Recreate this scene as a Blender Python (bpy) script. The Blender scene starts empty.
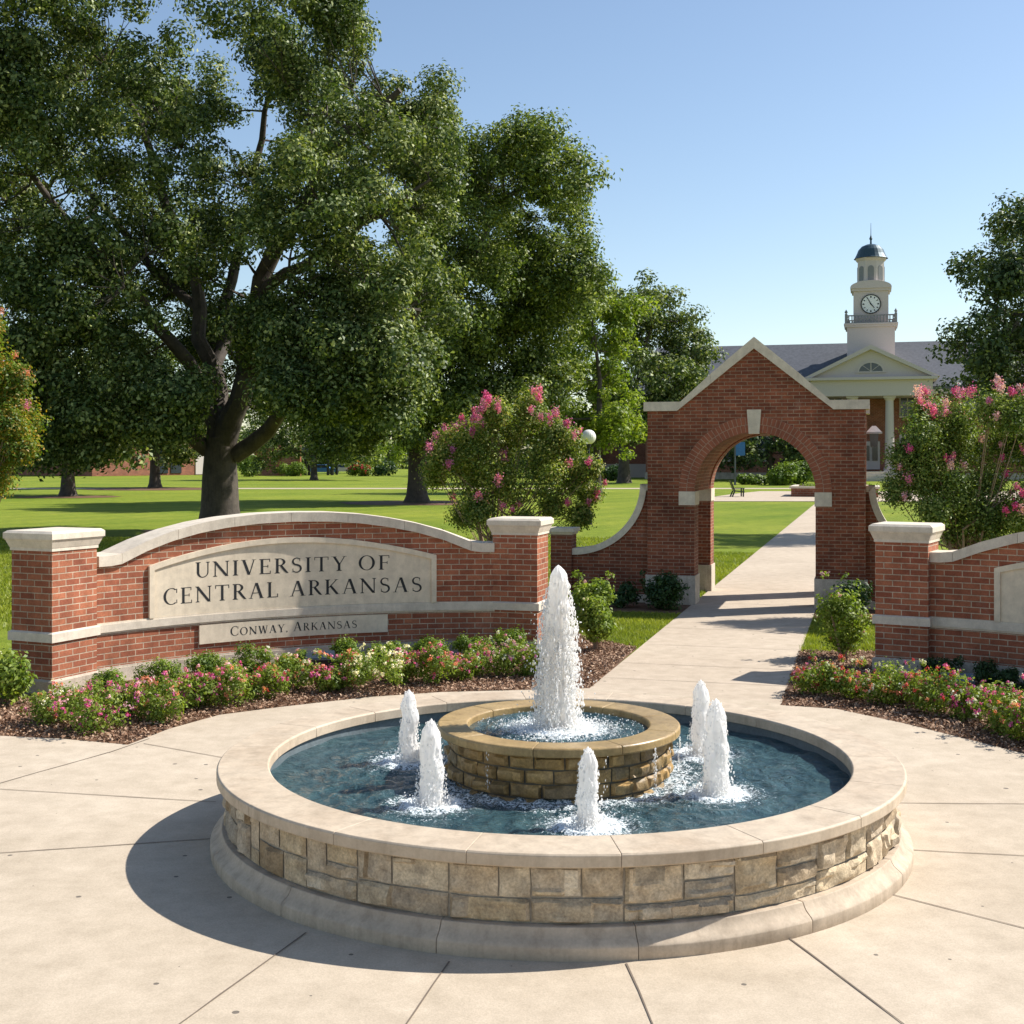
import bpy, math, random
import numpy as np
from mathutils import Vector, Matrix, noise

# ------------------------------------------------------------------ camera, sky, sun, exposure
scene = bpy.context.scene
COL = scene.collection
CAM_H = 2.5; HORIZ = 458.0; F = 1280.0
cam_data = bpy.data.cameras.new('camera'); cam = bpy.data.objects.new('camera', cam_data); COL.objects.link(cam)
cam.location = (0, 0, CAM_H); cam.rotation_euler = (math.pi/2, 0, 0)
cam_data.sensor_width = 36; cam_data.lens = F/1024*36
cam_data.shift_y = (HORIZ-512)/1024.0
cam_data.clip_end = 4000; cam_data.clip_start = 0.05
scene.camera = cam
SUN_EL = math.radians(43)
sun_h = Vector((.943, .333, 0)).normalized()                 # where the sun stands, seen from above
SUN_DIR = Vector((sun_h.x*math.cos(SUN_EL), sun_h.y*math.cos(SUN_EL), math.sin(SUN_EL)))
world = bpy.data.worlds.new("World"); scene.world = world; world.use_nodes = True
wn = world.node_tree.nodes; wl = world.node_tree.links
bg = wn['Background']
sky = wn.new('ShaderNodeTexSky'); sky.sky_type = 'NISHITA'; sky.sun_disc = False
sky.sun_elevation = SUN_EL; sky.sun_rotation = math.atan2(sun_h.x, sun_h.y)
sky.air_density = 1.0; sky.dust_density = 0.5; sky.ozone_density = 0.8; sky.altitude = 100
wl.new(sky.outputs[0], bg.inputs[0]); bg.inputs[1].default_value = 0.102
sd = bpy.data.lights.new('sun', 'SUN'); sun = bpy.data.objects.new('sun', sd); COL.objects.link(sun)
sd.energy = 5.0; sd.angle = math.radians(.5); sd.color = (1, .965, .91)
sun.rotation_euler = SUN_DIR.to_track_quat('Z', 'Y').to_euler(); sun.location = (20, 10, 40)
scene.view_settings.view_transform = 'Standard'; scene.view_settings.look = 'None'
scene.view_settings.exposure = 0.62; scene.view_settings.gamma = 1
scene.render.resolution_x = 1024; scene.render.resolution_y = 1024

# ------------------------------------------------------------------ helpers
RNG = np.random.default_rng(7); random.seed(7)
def P(px, py, Y):                      # world point at depth Y that the lens sees at px, py
    return Vector(((px-512)/F*Y, Y, CAM_H-(py-HORIZ)/F*Y))
def G(px, py, z=0.0):                  # ground point
    Y = (CAM_H-z)*F/(py-HORIZ); return Vector(((px-512)/F*Y, Y, z))
DR = Vector((.27, .963, 0)).normalized(); RR = Vector((DR.y, -DR.x, 0))   # along / across the campus axis
def A(r, t, z=0.0): return RR*r + DR*t + Vector((0, 0, z))
AXROT = math.atan2(RR.y, RR.x)

def tag(o, label=None, cat=None, group=None, kind=None):
    if label: o['label'] = label
    if cat: o['category'] = cat
    if group: o['group'] = group
    if kind: o['kind'] = kind
    return o
def empty(name, loc=(0, 0, 0)):
    o = bpy.data.objects.new(name, None); COL.objects.link(o); o.location = loc; o.empty_display_size = .2
    return o
def link_mesh(name, me, mat, parent=None, smooth=False):
    o = bpy.data.objects.new(name, me); COL.objects.link(o)
    for m in (mat if isinstance(mat, (list, tuple)) else [mat]): me.materials.append(m)
    if smooth: me.polygons.foreach_set('use_smooth', [True]*len(me.polygons))
    if parent is not None:
        o.parent = parent
        # meshes are written in world coordinates
        o.matrix_parent_inverse = Matrix.Translation(-(parent.matrix_basis.translation if parent.parent is None else Vector((0,0,0))))
    return o
class MB:
    def __init__(s): s.v = []; s.f = []; s.uv = []; s.mi = []
    def face(s, pts, uvs=None, mi=0):
        b = len(s.v); s.v += [tuple(p) for p in pts]; s.f.append(list(range(b, b+len(pts))))
        s.uv += list(uvs) if uvs is not None else [(0, 0)]*len(pts); s.mi.append(mi)
    def hexa(s, b, t, mi=0, uo=0.0):       # b, t: 4 bottom and 4 top points, counterclockwise from above
        s.face([b[3], b[2], b[1], b[0]], [(p[0], p[1]) for p in (b[3], b[2], b[1], b[0])], mi)
        s.face(t, [(p[0], p[1]) for p in t], mi)
        u = uo
        for i in range(4):
            j = (i+1) % 4
            L = (Vector(b[j])-Vector(b[i])).length
            if L < 1e-6: continue
            s.face([b[i], b[j], t[j], t[i]], [(u, b[i][2]), (u+L, b[j][2]), (u+L, t[j][2]), (u, t[i][2])], mi); u += L
    def box(s, c, size, rot=0.0, mi=0, taper=1.0):   # c = centre of the bottom face
        hx, hy = size[0]/2, size[1]/2; cs, sn = math.cos(rot), math.sin(rot)
        def q(x, y, z): return (c[0]+x*cs-y*sn, c[1]+x*sn+y*cs, c[2]+z)
        b = [q(-hx, -hy, 0), q(hx, -hy, 0), q(hx, hy, 0), q(-hx, hy, 0)]
        k = taper; t = [q(-hx*k, -hy*k, size[2]), q(hx*k, -hy*k, size[2]), q(hx*k, hy*k, size[2]), q(-hx*k, hy*k, size[2])]
        s.hexa(b, t, mi)
    def lathe(s, prof, c=(0, 0), n=64, a0=0.0, a1=2*math.pi, mi=0, caps=False):
        # prof: (r, z) list
        closed = abs(a1-a0-2*math.pi) < 1e-6
        for i in range(n):
            t0 = a0+(a1-a0)*i/n; t1 = a0+(a1-a0)*(i+1)/n
            d = 0
            for (r0, z0), (r1, z1) in zip(prof[:-1], prof[1:]):
                L = math.hypot(r1-r0, z1-z0); R = max(r0, r1)
                s.face([(c[0]+r0*math.cos(t0), c[1]+r0*math.sin(t0), z0), (c[0]+r0*math.cos(t1), c[1]+r0*math.sin(t1), z0),
                        (c[0]+r1*math.cos(t1), c[1]+r1*math.sin(t1), z1), (c[0]+r1*math.cos(t0), c[1]+r1*math.sin(t0), z1)],
                       [(t0*R, d), (t1*R, d), (t1*R, d+L), (t0*R, d+L)], mi); d += L
        if caps and not closed:
            s.face([(c[0]+r*math.cos(a0), c[1]+r*math.sin(a0), z) for r, z in prof[:-1]], None, mi)
            s.face([(c[0]+r*math.cos(a1), c[1]+r*math.sin(a1), z) for r, z in reversed(prof[:-1])], None, mi)
    def tube(s, pts, rad, n=8, mi=0, cap=True):
        pts = [Vector(p) for p in pts]; rings = []; a = None
        for i, p in enumerate(pts):
            d = (pts[min(i+1, len(pts)-1)]-pts[max(i-1, 0)]).normalized()
            if a is None: a = d.cross(Vector((0, 0, 1)) if abs(d.z) < .95 else Vector((1, 0, 0))).normalized()
            a = (a-d*a.dot(d)).normalized(); b = d.cross(a)
            r = rad[i] if hasattr(rad, '__len__') else rad
            rings.append([p+(a*math.cos(2*math.pi*k/n)+b*math.sin(2*math.pi*k/n))*r for k in range(n)])
        base = len(s.v)
        for rg in rings: s.v += [tuple(x) for x in rg]
        for i in range(len(pts)-1):
            for k in range(n):
                k2 = (k+1) % n
                s.f.append([base+i*n+k, base+(i+1)*n+k, base+(i+1)*n+k2, base+i*n+k2]); s.mi.append(mi)
                s.uv += [(k/n, i), (k/n, i+1), ((k+1)/n, i+1), ((k+1)/n, i)]
        if cap:
            s.f.append([base+(len(pts)-1)*n+k for k in range(n)][::-1]); s.mi.append(mi); s.uv += [(0, 0)]*n
            s.f.append([base+k for k in range(n)]); s.mi.append(mi); s.uv += [(0, 0)]*n
    def poly_extrude(s, poly, fn, d0, d1, mi=0):
        # poly in 2D (ccw); fn(u, v, d) -> world; front at d0, back at d1
        s.face([fn(u, v, d0) for u, v in poly], [(u, v) for u, v in poly], mi)
        s.face([fn(u, v, d1) for u, v in reversed(poly)], [(u, v) for u, v in reversed(poly)], mi)
        for i in range(len(poly)):
            (u0, v0), (u1, v1) = poly[i], poly[(i+1) % len(poly)]; L = math.hypot(u1-u0, v1-v0)
            if abs(v1-v0) > abs(u1-u0): uv = [(0, v0), (0, v1), (abs(d1-d0), v1), (abs(d1-d0), v0)]
            else: uv = [(u0, 0), (u1, 0), (u1, abs(d1-d0)), (u0, abs(d1-d0))]
            s.face([fn(u1, v1, d0), fn(u0, v0, d0), fn(u0, v0, d1), fn(u1, v1, d1)], [uv[1], uv[0], uv[3], uv[2]], mi)
    def build(s, name, mat, parent=None, smooth=False, merge=False, bevel=0):
        me = bpy.data.meshes.new(name); me.from_pydata(s.v, [], s.f)
        uvl = me.uv_layers.new(name='UVMap')
        uvl.data.foreach_set('uv', np.array(s.uv, dtype=np.float32).ravel())
        me.polygons.foreach_set('material_index', s.mi); me.update()
        if merge:
            import bmesh
            bm = bmesh.new(); bm.from_mesh(me); bmesh.ops.remove_doubles(bm, verts=bm.verts, dist=1e-5)
            bmesh.ops.recalc_face_normals(bm, faces=bm.faces); bm.to_mesh(me); bm.free()
        o = link_mesh(name, me, mat, parent, smooth)
        if smooth: me.set_sharp_from_angle(angle=math.radians(40))
        if bevel:
            md = o.modifiers.new('bevel', 'BEVEL'); md.width = bevel; md.segments = 2; md.limit_method = 'ANGLE'; md.angle_limit = math.radians(35)
        return o

# ------------------------------------------------------------------ materials
def newmat(name):
    m = bpy.data.materials.new(name); m.use_nodes = True
    nt = m.node_tree; b = nt.nodes['Principled BSDF']; return m, nt, b
def N(nt, t, **kw):
    n = nt.nodes.new(t)
    for k, v in kw.items():
        if k in ('inp',):
            for a, b in v.items(): n.inputs[a].default_value = b
        else: setattr(n, k, v)
    return n
def L(nt, a, b): nt.links.new(a, b)
def ramp(nt, fac, stops, interp='LINEAR'):
    r = nt.nodes.new('ShaderNodeValToRGB'); r.color_ramp.interpolation = interp
    e = r.color_ramp.elements
    while len(e) < len(stops): e.new(.5)
    for x, (p, c) in zip(e, stops): x.position = p; x.color = (*c, 1) if len(c) == 3 else c
    L(nt, fac, r.inputs[0]); return r.outputs[0]
def mixc(nt, fac, a, b, blend='MIX'):
    m = nt.nodes.new('ShaderNodeMix'); m.data_type = 'RGBA'; m.blend_type = blend
    for sock, val in ((m.inputs[0], fac), (m.inputs[6], a), (m.inputs[7], b)):
        if hasattr(val, 'links') or hasattr(val, 'is_output'): L(nt, val, sock)
        elif isinstance(val, (int, float)): sock.default_value = val
        else: sock.default_value = (*val, 1)
    return m.outputs[2]
def math_(nt, op, a, b=0.0, c=None):
    m = nt.nodes.new('ShaderNodeMath'); m.operation = op
    for i, v in enumerate((a, b, c)):
        if v is None: continue
        if hasattr(v, 'is_output'): L(nt, v, m.inputs[i])
        else: m.inputs[i].default_value = v
    return m.outputs[0]
def noise_(nt, scale, detail=4, rough=.55, vec=None, dist=0):
    n = nt.nodes.new('ShaderNodeTexNoise'); n.inputs['Scale'].default_value = scale
    n.inputs['Detail'].default_value = detail; n.inputs['Roughness'].default_value = rough; n.inputs['Distortion'].default_value = dist
    if vec is not None: L(nt, vec, n.inputs['Vector'])
    return n.outputs['Fac']
def bump_(nt, h, strength, dist, b, prev=None):
    n = nt.nodes.new('ShaderNodeBump'); n.inputs['Strength'].default_value = strength; n.inputs['Distance'].default_value = dist
    L(nt, h, n.inputs['Height'])
    if prev is not None: L(nt, prev, n.inputs['Normal'])
    L(nt, n.outputs[0], b.inputs['Normal']); return n.outputs[0]
def objco(nt): return nt.nodes.new('ShaderNodeTexCoord').outputs['Object']

def stone_mat(name, col, dark=None, rough=.8, bs=.25, scale=1.0, stain=.5, grain=.12):
    m, nt, b = newmat(name); co = objco(nt)
    dark = dark or tuple(x*.62 for x in col)
    big = noise_(nt, 1.7*scale, 6, .62, co); fine = noise_(nt, 60*scale, 3, .6, co); mid = noise_(nt, 9*scale, 5, .6, co)
    f = ramp(nt, big, [(.42, (0, 0, 0)), (.72, (1, 1, 1))])
    c = mixc(nt, math_(nt, 'MULTIPLY', f, stain), col, dark)
    c = mixc(nt, 1.0, c, ramp(nt, fine, [(.3, (1-grain*1.6,)*3), (.7, (1+grain,)*3)]), 'MULTIPLY')
    c = mixc(nt, 1.0, c, ramp(nt, mid, [(.3, (.86,)*3), (.7, (1.1,)*3)]), 'MULTIPLY')
    mp = nt.nodes.new('ShaderNodeMapping'); L(nt, co, mp.inputs[0]); mp.inputs['Scale'].default_value = (7, 7, .7)
    stk = noise_(nt, 1.6*scale, 5, .65, mp.outputs[0])
    c = mixc(nt, 1.0, c, ramp(nt, stk, [(.34, (1-.24*stain, 1-.26*stain, 1-.28*stain)), (.52, (1, 1, 1))]), 'MULTIPLY')
    L(nt, c, b.inputs['Base Color']); b.inputs['Roughness'].default_value = rough; b.inputs['Specular IOR Level'].default_value = .3
    p = bump_(nt, mid, bs, .01, b); bump_(nt, fine, bs, .003, b, p)
    return m
def brick_mat(name, c1, c2, mortar, msize=.09, rowh=.0677, bw=.2, blotch=.5):
    m, nt, b = newmat(name)
    uv = nt.nodes.new('ShaderNodeTexCoord').outputs['UV']; co = objco(nt)
    br = nt.nodes.new('ShaderNodeTexBrick'); L(nt, uv, br.inputs['Vector'])
    br.inputs['Scale'].default_value = 1.0; br.inputs['Brick Width'].default_value = bw; br.inputs['Row Height'].default_value = rowh
    br.inputs['Mortar Size'].default_value = msize*rowh; br.inputs['Mortar Smooth'].default_value = .15; br.inputs['Bias'].default_value = 0
    br.inputs['Color1'].default_value = (*c1, 1); br.inputs['Color2'].default_value = (*c2, 1); br.inputs['Mortar'].default_value = (*mortar, 1)
    big = noise_(nt, 1.3, 5, .6, co); fine = noise_(nt, 55, 4, .65, co); mid = noise_(nt, 7, 3, .6, co)
    c = mixc(nt, 1.0, br.outputs[0], ramp(nt, big, [(.35, (1-.45*blotch,)*3), (.65, (1.12,)*3)]), 'MULTIPLY')
    c = mixc(nt, 1.0, c, ramp(nt, mid, [(.3, (.82,)*3), (.7, (1.15,)*3)]), 'MULTIPLY')
    c = mixc(nt, 1.0, c, ramp(nt, fine, [(.3, (.8,)*3), (.7, (1.18,)*3)]), 'MULTIPLY')
    eff = noise_(nt, 2.6, 6, .7, co, .6); c = mixc(nt, ramp(nt, eff, [(.60, (0, 0, 0)), (.80, (.35, .35, .35))]), c, (.42, .33, .27))
    L(nt, c, b.inputs['Base Color']); b.inputs['Roughness'].default_value = .85; b.inputs['Specular IOR Level'].default_value = .25
    inv = math_(nt, 'SUBTRACT', 1.0, br.outputs['Fac'])
    p = bump_(nt, inv, .8, .008, b); bump_(nt, fine, .35, .004, b, p)
    return m
def island_stone(name, stops, rough=.85, grain=.3):
    m, nt, b = newmat(name); co = objco(nt)
    geo = nt.nodes.new('ShaderNodeNewGeometry'); rnd = geo.outputs['Random Per Island']
    c = ramp(nt, rnd, stops)
    mid = noise_(nt, 11, 6, .65, co, .4); fine = noise_(nt, 70, 4, .6, co); big = noise_(nt, 3.1, 4, .6, co)
    c = mixc(nt, 1.0, c, ramp(nt, mid, [(.32, (.62, .6, .58)), (.68, (1.22, 1.2, 1.15))]), 'MULTIPLY')
    c = mixc(nt, ramp(nt, big, [(.5, (0, 0, 0)), (.7, (.35, .35, .35))]), c, (.42, .28, .14), 'MIX')
    c = mixc(nt, 1.0, c, ramp(nt, fine, [(.3, (1-grain,)*3), (.7, (1+grain*.6,)*3)]), 'MULTIPLY')
    L(nt, c, b.inputs['Base Color']); b.inputs['Roughness'].default_value = rough; b.inputs['Specular IOR Level'].default_value = .3
    p = bump_(nt, mid, .6, .02, b); bump_(nt, fine, .4, .005, b, p)
    return m
def leaf_mat(name, c1, c2, c3, trans=.35, rough=.52, nscale=.5):
    m, nt, b = newmat(name)
    geo = nt.nodes.new('ShaderNodeNewGeometry'); rnd = geo.outputs['Random Per Island']
    c = ramp(nt, rnd, [(0, c1), (.55, c2), (1, c3)])
    big = noise_(nt, nscale, 3, .5, objco(nt))
    c = mixc(nt, 1.0, c, ramp(nt, big, [(.35, (.75, .8, .8)), (.65, (1.25, 1.15, 1.0))]), 'MULTIPLY')
    L(nt, c, b.inputs['Base Color']); b.inputs['Roughness'].default_value = rough; b.inputs['Specular IOR Level'].default_value = .3
    tr = nt.nodes.new('ShaderNodeBsdfTranslucent')
    tc = mixc(nt, 1.0, c, (1.25, 1.35, .55), 'MULTIPLY'); L(nt, tc, tr.inputs[0])
    mx = nt.nodes.new('ShaderNodeMixShader'); mx.inputs[0].default_value = trans
    L(nt, b.outputs[0], mx.inputs[1]); L(nt, tr.outputs[0], mx.inputs[2]); L(nt, mx.outputs[0], nt.nodes['Material Output'].inputs[0])
    return m
def plain(name, col, rough=.6, metal=0, nz=.15, scale=12, spec=.4):
    m, nt, b = newmat(name); f = noise_(nt, scale, 4, .6, objco(nt))
    c = mixc(nt, 1.0, col, ramp(nt, f, [(.3, (1-nz,)*3), (.7, (1+nz*.7,)*3)]), 'MULTIPLY')
    L(nt, c, b.inputs['Base Color']); b.inputs['Roughness'].default_value = rough; b.inputs['Metallic'].default_value = metal
    b.inputs['Specular IOR Level'].default_value = spec
    return m

M = {}
M['sign_brick'] = brick_mat('sign brick', (.40, .142, .072), (.27, .082, .044), (.50, .38, .27), .085)
M['gate_brick_shaded'] = brick_mat('gate brick shaded', (.30, .093, .047), (.175, .052, .029), (.37, .25, .17), .09, rowh=.060, bw=.19, blotch=.8)  # darker version of the sign brick, the gateway's shade painted into its colours
M['far_brick'] = brick_mat('distant brick', (.33, .11, .06), (.24, .075, .045), (.35, .25, .18), .1, rowh=.15, bw=.4)
M['cast'] = stone_mat('cast stone', (.66, .57, .455), (.53, .45, .35), stain=.35, grain=.05, bs=.12)
M['panel'] = stone_mat('panel limestone', (.74, .62, .46), (.66, .54, .40), stain=.3, bs=.06, grain=.03)
M['plinth'] = stone_mat('plinth stone', (.55, .47, .37), (.38, .31, .24), stain=.8)
M['coping'] = stone_mat('fountain coping stone', (.55, .445, .325), (.41, .30, .20), stain=.6, rough=.6, grain=.05, bs=.10)
M['basebed'] = stone_mat('fountain base stone', (.52, .42, .31), (.38, .30, .22), stain=.7, grain=.06, bs=.12)
M['tier_coping'] = stone_mat('wet golden coping', (.42, .29, .13), (.27, .18, .08), stain=.9, rough=.35)
M['mortar'] = stone_mat('mortar', (.40, .34, .26), rough=.95)
M['wetmortar'] = stone_mat('wet mortar', (.12, .10, .07), rough=.5)
M['stones'] = island_stone('rubble stone', [(0, (.34, .25, .15)), (.2, (.50, .42, .32)), (.4, (.62, .50, .35)), (.6, (.38, .33, .26)), (.8, (.56, .44, .28)), (1, (.66, .58, .46))])
M['tier_stones'] = island_stone('wet golden stone', [(0, (.20, .135, .06)), (.3, (.40, .25, .095)), (.6, (.24, .17, .08)), (1, (.52, .33, .13))], rough=.4)
M['liner'] = stone_mat('pool lining', (.16, .19, .20), (.09, .12, .14), rough=.4)
M['bark'] = stone_mat('bark', (.095, .075, .058), (.045, .036, .03), bs=1.0, scale=1.5, stain=1)
M['bark_pale'] = stone_mat('pale bark', (.36, .24, .16), (.2, .13, .09), bs=.3, scale=3)
M['oak_leaf'] = leaf_mat('oak leaf', (.028, .056, .013), (.10, .148, .038), (.38, .42, .17), .24)  # oak tones: random pale and dark leaves paint in highlights and shaded crown depth
M['oak_leaf_b'] = leaf_mat('oak leaf warm', (.035, .065, .014), (.12, .17, .035), (.38, .43, .13), .27)
M['yellow_leaf'] = leaf_mat('yellow green leaf', (.10, .16, .018), (.19, .26, .03), (.32, .37, .07), .42)
M['dark_leaf'] = leaf_mat('dark leaf', (.03, .06, .02), (.08, .12, .045), (.24, .29, .13), .22)
M['myrtle_leaf'] = leaf_mat('myrtle leaf', (.06, .11, .018), (.17, .24, .045), (.40, .45, .14), .32, nscale=2)
M['myrtle_leaf_warm'] = leaf_mat('myrtle leaf turning', (.07, .12, .018), (.20, .27, .045), (.50, .46, .14), .34, nscale=2)
M['turning_leaf'] = leaf_mat('turning leaf', (.09, .15, .015), (.15, .22, .025), (.42, .24, .04), .35, nscale=1.2)
M['bush_leaf'] = leaf_mat('bush leaf', (.13, .19, .025), (.19, .27, .035), (.30, .36, .08), .35, nscale=4)
M['box_leaf'] = leaf_mat('clipped bush leaf', (.10, .165, .02), (.155, .235, .03), (.24, .31, .05), .3, nscale=4)
M['deep_green_leaf'] = leaf_mat('deep green bush leaf', (.025, .06, .018), (.04, .085, .025), (.06, .11, .03), .2, nscale=4)  # own dark green colour of the shrubs and hedges
M['hedge_leaf'] = leaf_mat('hedge leaf', (.10, .16, .02), (.14, .21, .03), (.2, .27, .05), .3)
for k, c in dict(pink=(.72, .12, .40), rose=(.75, .24, .48), red=(.55, .05, .07), white=(.8, .78, .72), magenta=(.62, .14, .45), coral=(.78, .30, .20), palepink=(.80, .46, .58)).items():
    M['fl_'+k] = leaf_mat('petal '+k, tuple(x*.8 for x in c), c, tuple(min(.9, x*1.2) for x in c), .3, .6)
M['ink'] = plain('engraved letter', (.018, .018, .02), .6)
M['black_metal'] = plain('black metal', (.02, .022, .025), .4)
M['grey_metal'] = plain('grey metal', (.10, .11, .12), .4, .6)
M['white_paint'] = plain('white paint', (.55, .475, .44), .6, nz=.08)
M['roof_slate'] = plain('slate roof', (.105, .11, .125), .8, nz=.25, scale=3)
M['dome'] = plain('dome metal', (.05, .085, .10), .4, .3)
M['glass'] = plain('window glass', (.03, .04, .05), .1, spec=.6)
M['globe'] = plain('globe lamp glass', (.8, .76, .68), .3, nz=.03)
M['blue'] = plain('blue banner', (.05, .16, .40), .6)
M['louver'] = plain('louvre grey', (.22, .22, .22), .7)

def tweak_noise():
    pass
# grass
m, nt, b = newmat('lawn grass'); co = objco(nt)
n1 = noise_(nt, .12, 4, .6, co); n2 = noise_(nt, 2.2, 5, .65, co); n3 = noise_(nt, 26, 5, .7, co)
sep = nt.nodes.new('ShaderNodeSeparateXYZ'); L(nt, co, sep.inputs[0])
st = math_(nt, 'SINE', math_(nt, 'ADD', math_(nt, 'MULTIPLY', sep.outputs[0], 2.2), math_(nt, 'MULTIPLY', sep.outputs[1], -1.4)))
c = ramp(nt, n1, [(.3, (.135, .195, .020)), (.7, (.24, .275, .036))])
c = mixc(nt, 1.0, c, ramp(nt, n2, [(.3, (.72, .78, .72)), (.7, (1.2, 1.14, 1.1))]), 'MULTIPLY')
dry = noise_(nt, .5, 6, .7, co, .5); c = mixc(nt, ramp(nt, dry, [(.56, (0, 0, 0)), (.75, (.4, .4, .4))]), c, (.30, .27, .08))
c = mixc(nt, 1.0, c, ramp(nt, n3, [(.3, (.62, .68, .6)), (.7, (1.3, 1.25, 1.2))]), 'MULTIPLY')
c = mixc(nt, 1.0, c, ramp(nt, math_(nt, 'ADD', math_(nt, 'MULTIPLY', st, .5), .5), [(0, (.93, .95, .93)), (1, (1.07, 1.04, 1.05))]), 'MULTIPLY')
L(nt, c, b.inputs['Base Color']); b.inputs['Roughness'].default_value = .9; b.inputs['Specular IOR Level'].default_value = .1
bump_(nt, n3, .6, .05, b); M['lawn'] = m
M['blade'] = leaf_mat('grass blade', (.18, .225, .028), (.25, .285, .038), (.33, .35, .07), .4, nscale=1)
# concrete
def concrete(name, ca, cb):
    m, nt, b = newmat(name); co = objco(nt)
    n1 = noise_(nt, .45, 6, .62, co, .3); n2 = noise_(nt, 5, 6, .65, co); n3 = noise_(nt, 120, 3, .6, co)
    c = ramp(nt, n1, [(.3, ca), (.72, cb)])
    c = mixc(nt, 1.0, c, ramp(nt, n2, [(.3, (.86, .85, .83)), (.7, (1.08,)*3)]), 'MULTIPLY')
    c = mixc(nt, 1.0, c, ramp(nt, n3, [(.3, (.86,)*3), (.7, (1.1,)*3)]), 'MULTIPLY')
    vo = nt.nodes.new('ShaderNodeTexVoronoi'); vo.voronoi_dimensions = '2D'; vo.inputs['Scale'].default_value = 2.6; L(nt, co, vo.inputs['Vector'])
    rr = math_(nt, 'MULTIPLY', nt.nodes.new('ShaderNodeSeparateColor').outputs[0], 1)
    sc = nt.nodes.new('ShaderNodeSeparateColor'); L(nt, vo.outputs['Color'], sc.inputs[0])
    thr = math_(nt, 'MULTIPLY', math_(nt, 'GREATER_THAN', sc.outputs[0], .55), math_(nt, 'MULTIPLY', sc.outputs[1], .05))
    spot = math_(nt, 'LESS_THAN', vo.outputs['Distance'], thr)
    c = mixc(nt, math_(nt, 'MULTIPLY', spot, .8), c, (.08, .07, .06))
    L(nt, c, b.inputs['Base Color']); b.inputs['Roughness'].default_value = .85; b.inputs['Specular IOR Level'].default_value = .25
    p = bump_(nt, n2, .15, .01, b); bump_(nt, n3, .25, .003, b, p); return m
M['plaza'] = concrete('plaza concrete', (.555, .462, .352), (.44, .358, .262))
M['path'] = concrete('path concrete', (.525, .43, .325), (.44, .355, .265))
M['joint'] = plain('joint filler', (.17, .13, .095), .9)
M['mulch'] = stone_mat('mulch', (.19, .10, .055), (.10, .055, .03), bs=1.0, scale=2, stain=1)
m, nt, b = newmat('bark chip'); geo = nt.nodes.new('ShaderNodeNewGeometry')
L(nt, ramp(nt, geo.outputs['Random Per Island'], [(0, (.14, .075, .045)), (.5, (.32, .185, .11)), (1, (.52, .36, .24))]), b.inputs['Base Color']); b.inputs['Roughness'].default_value = .9
M['chip'] = m
# pool water
m, nt, b = newmat('pool water'); co = objco(nt)
at = nt.nodes.new('ShaderNodeAttribute'); at.attribute_name = 'foam'
w1 = noise_(nt, 5, 4, .6, co, 1.2); w2 = noise_(nt, 16, 4, .6, co, 1.5); w3 = noise_(nt, 45, 5, .7, co, 1.0)
base = ramp(nt, w1, [(.3, (.014, .042, .055)), (.7, (.06, .115, .122))])
fm = math_(nt, 'ADD', at.outputs['Fac'], math_(nt, 'MULTIPLY', math_(nt, 'SUBTRACT', w3, .5), 1.5))
ff = ramp(nt, fm, [(.44, (0, 0, 0)), (.62, (1, 1, 1))])
c = mixc(nt, ff, base, (.82, .87, .88)); L(nt, c, b.inputs['Base Color'])
rr = nt.nodes.new('ShaderNodeMix'); L(nt, ff, rr.inputs[0]); rr.inputs[2].default_value = .04; rr.inputs[3].default_value = .5; L(nt, rr.outputs[0], b.inputs['Roughness'])
b.inputs['IOR'].default_value = 1.33; b.inputs['Specular IOR Level'].default_value = .7
p = bump_(nt, w1, .8, .06, b); p = bump_(nt, w2, .8, .035, b, p); bump_(nt, w3, .5, .012, b, p)
M['water'] = m
# white aerated water
m, nt, b = newmat('aerated water'); co = objco(nt)
b.inputs['Base Color'].default_value = (.99, .965, .93, 1); b.inputs['Roughness'].default_value = .35; b.inputs['Specular IOR Level'].default_value = .4
tr = nt.nodes.new('ShaderNodeBsdfTranslucent'); tr.inputs[0].default_value = (1, .975, .94, 1)
mx = nt.nodes.new('ShaderNodeMixShader'); mx.inputs[0].default_value = .5
L(nt, b.outputs[0], mx.inputs[1]); L(nt, tr.outputs[0], mx.inputs[2]); L(nt, mx.outputs[0], nt.nodes['Material Output'].inputs[0])
f = noise_(nt, 60, 4, .6, co); bump_(nt, f, .35, .006, b); M['froth'] = m
m, nt, b = newmat('water drop'); b.inputs['Base Color'].default_value = (.98, .965, .94, 1); b.inputs['Roughness'].default_value = .08
tr = nt.nodes.new('ShaderNodeBsdfTranslucent'); tr.inputs[0].default_value = (.98, .965, .94, 1)
tp = nt.nodes.new('ShaderNodeBsdfTransparent')
mx = nt.nodes.new('ShaderNodeMixShader'); mx.inputs[0].default_value = .55; L(nt, b.outputs[0], mx.inputs[1]); L(nt, tr.outputs[0], mx.inputs[2])
mx2 = nt.nodes.new('ShaderNodeMixShader'); mx2.inputs[0].default_value = .12; L(nt, mx.outputs[0], mx2.inputs[1]); L(nt, tp.outputs[0], mx2.inputs[2])
L(nt, mx2.outputs[0], nt.nodes['Material Output'].inputs[0]); M['drop'] = m

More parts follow.
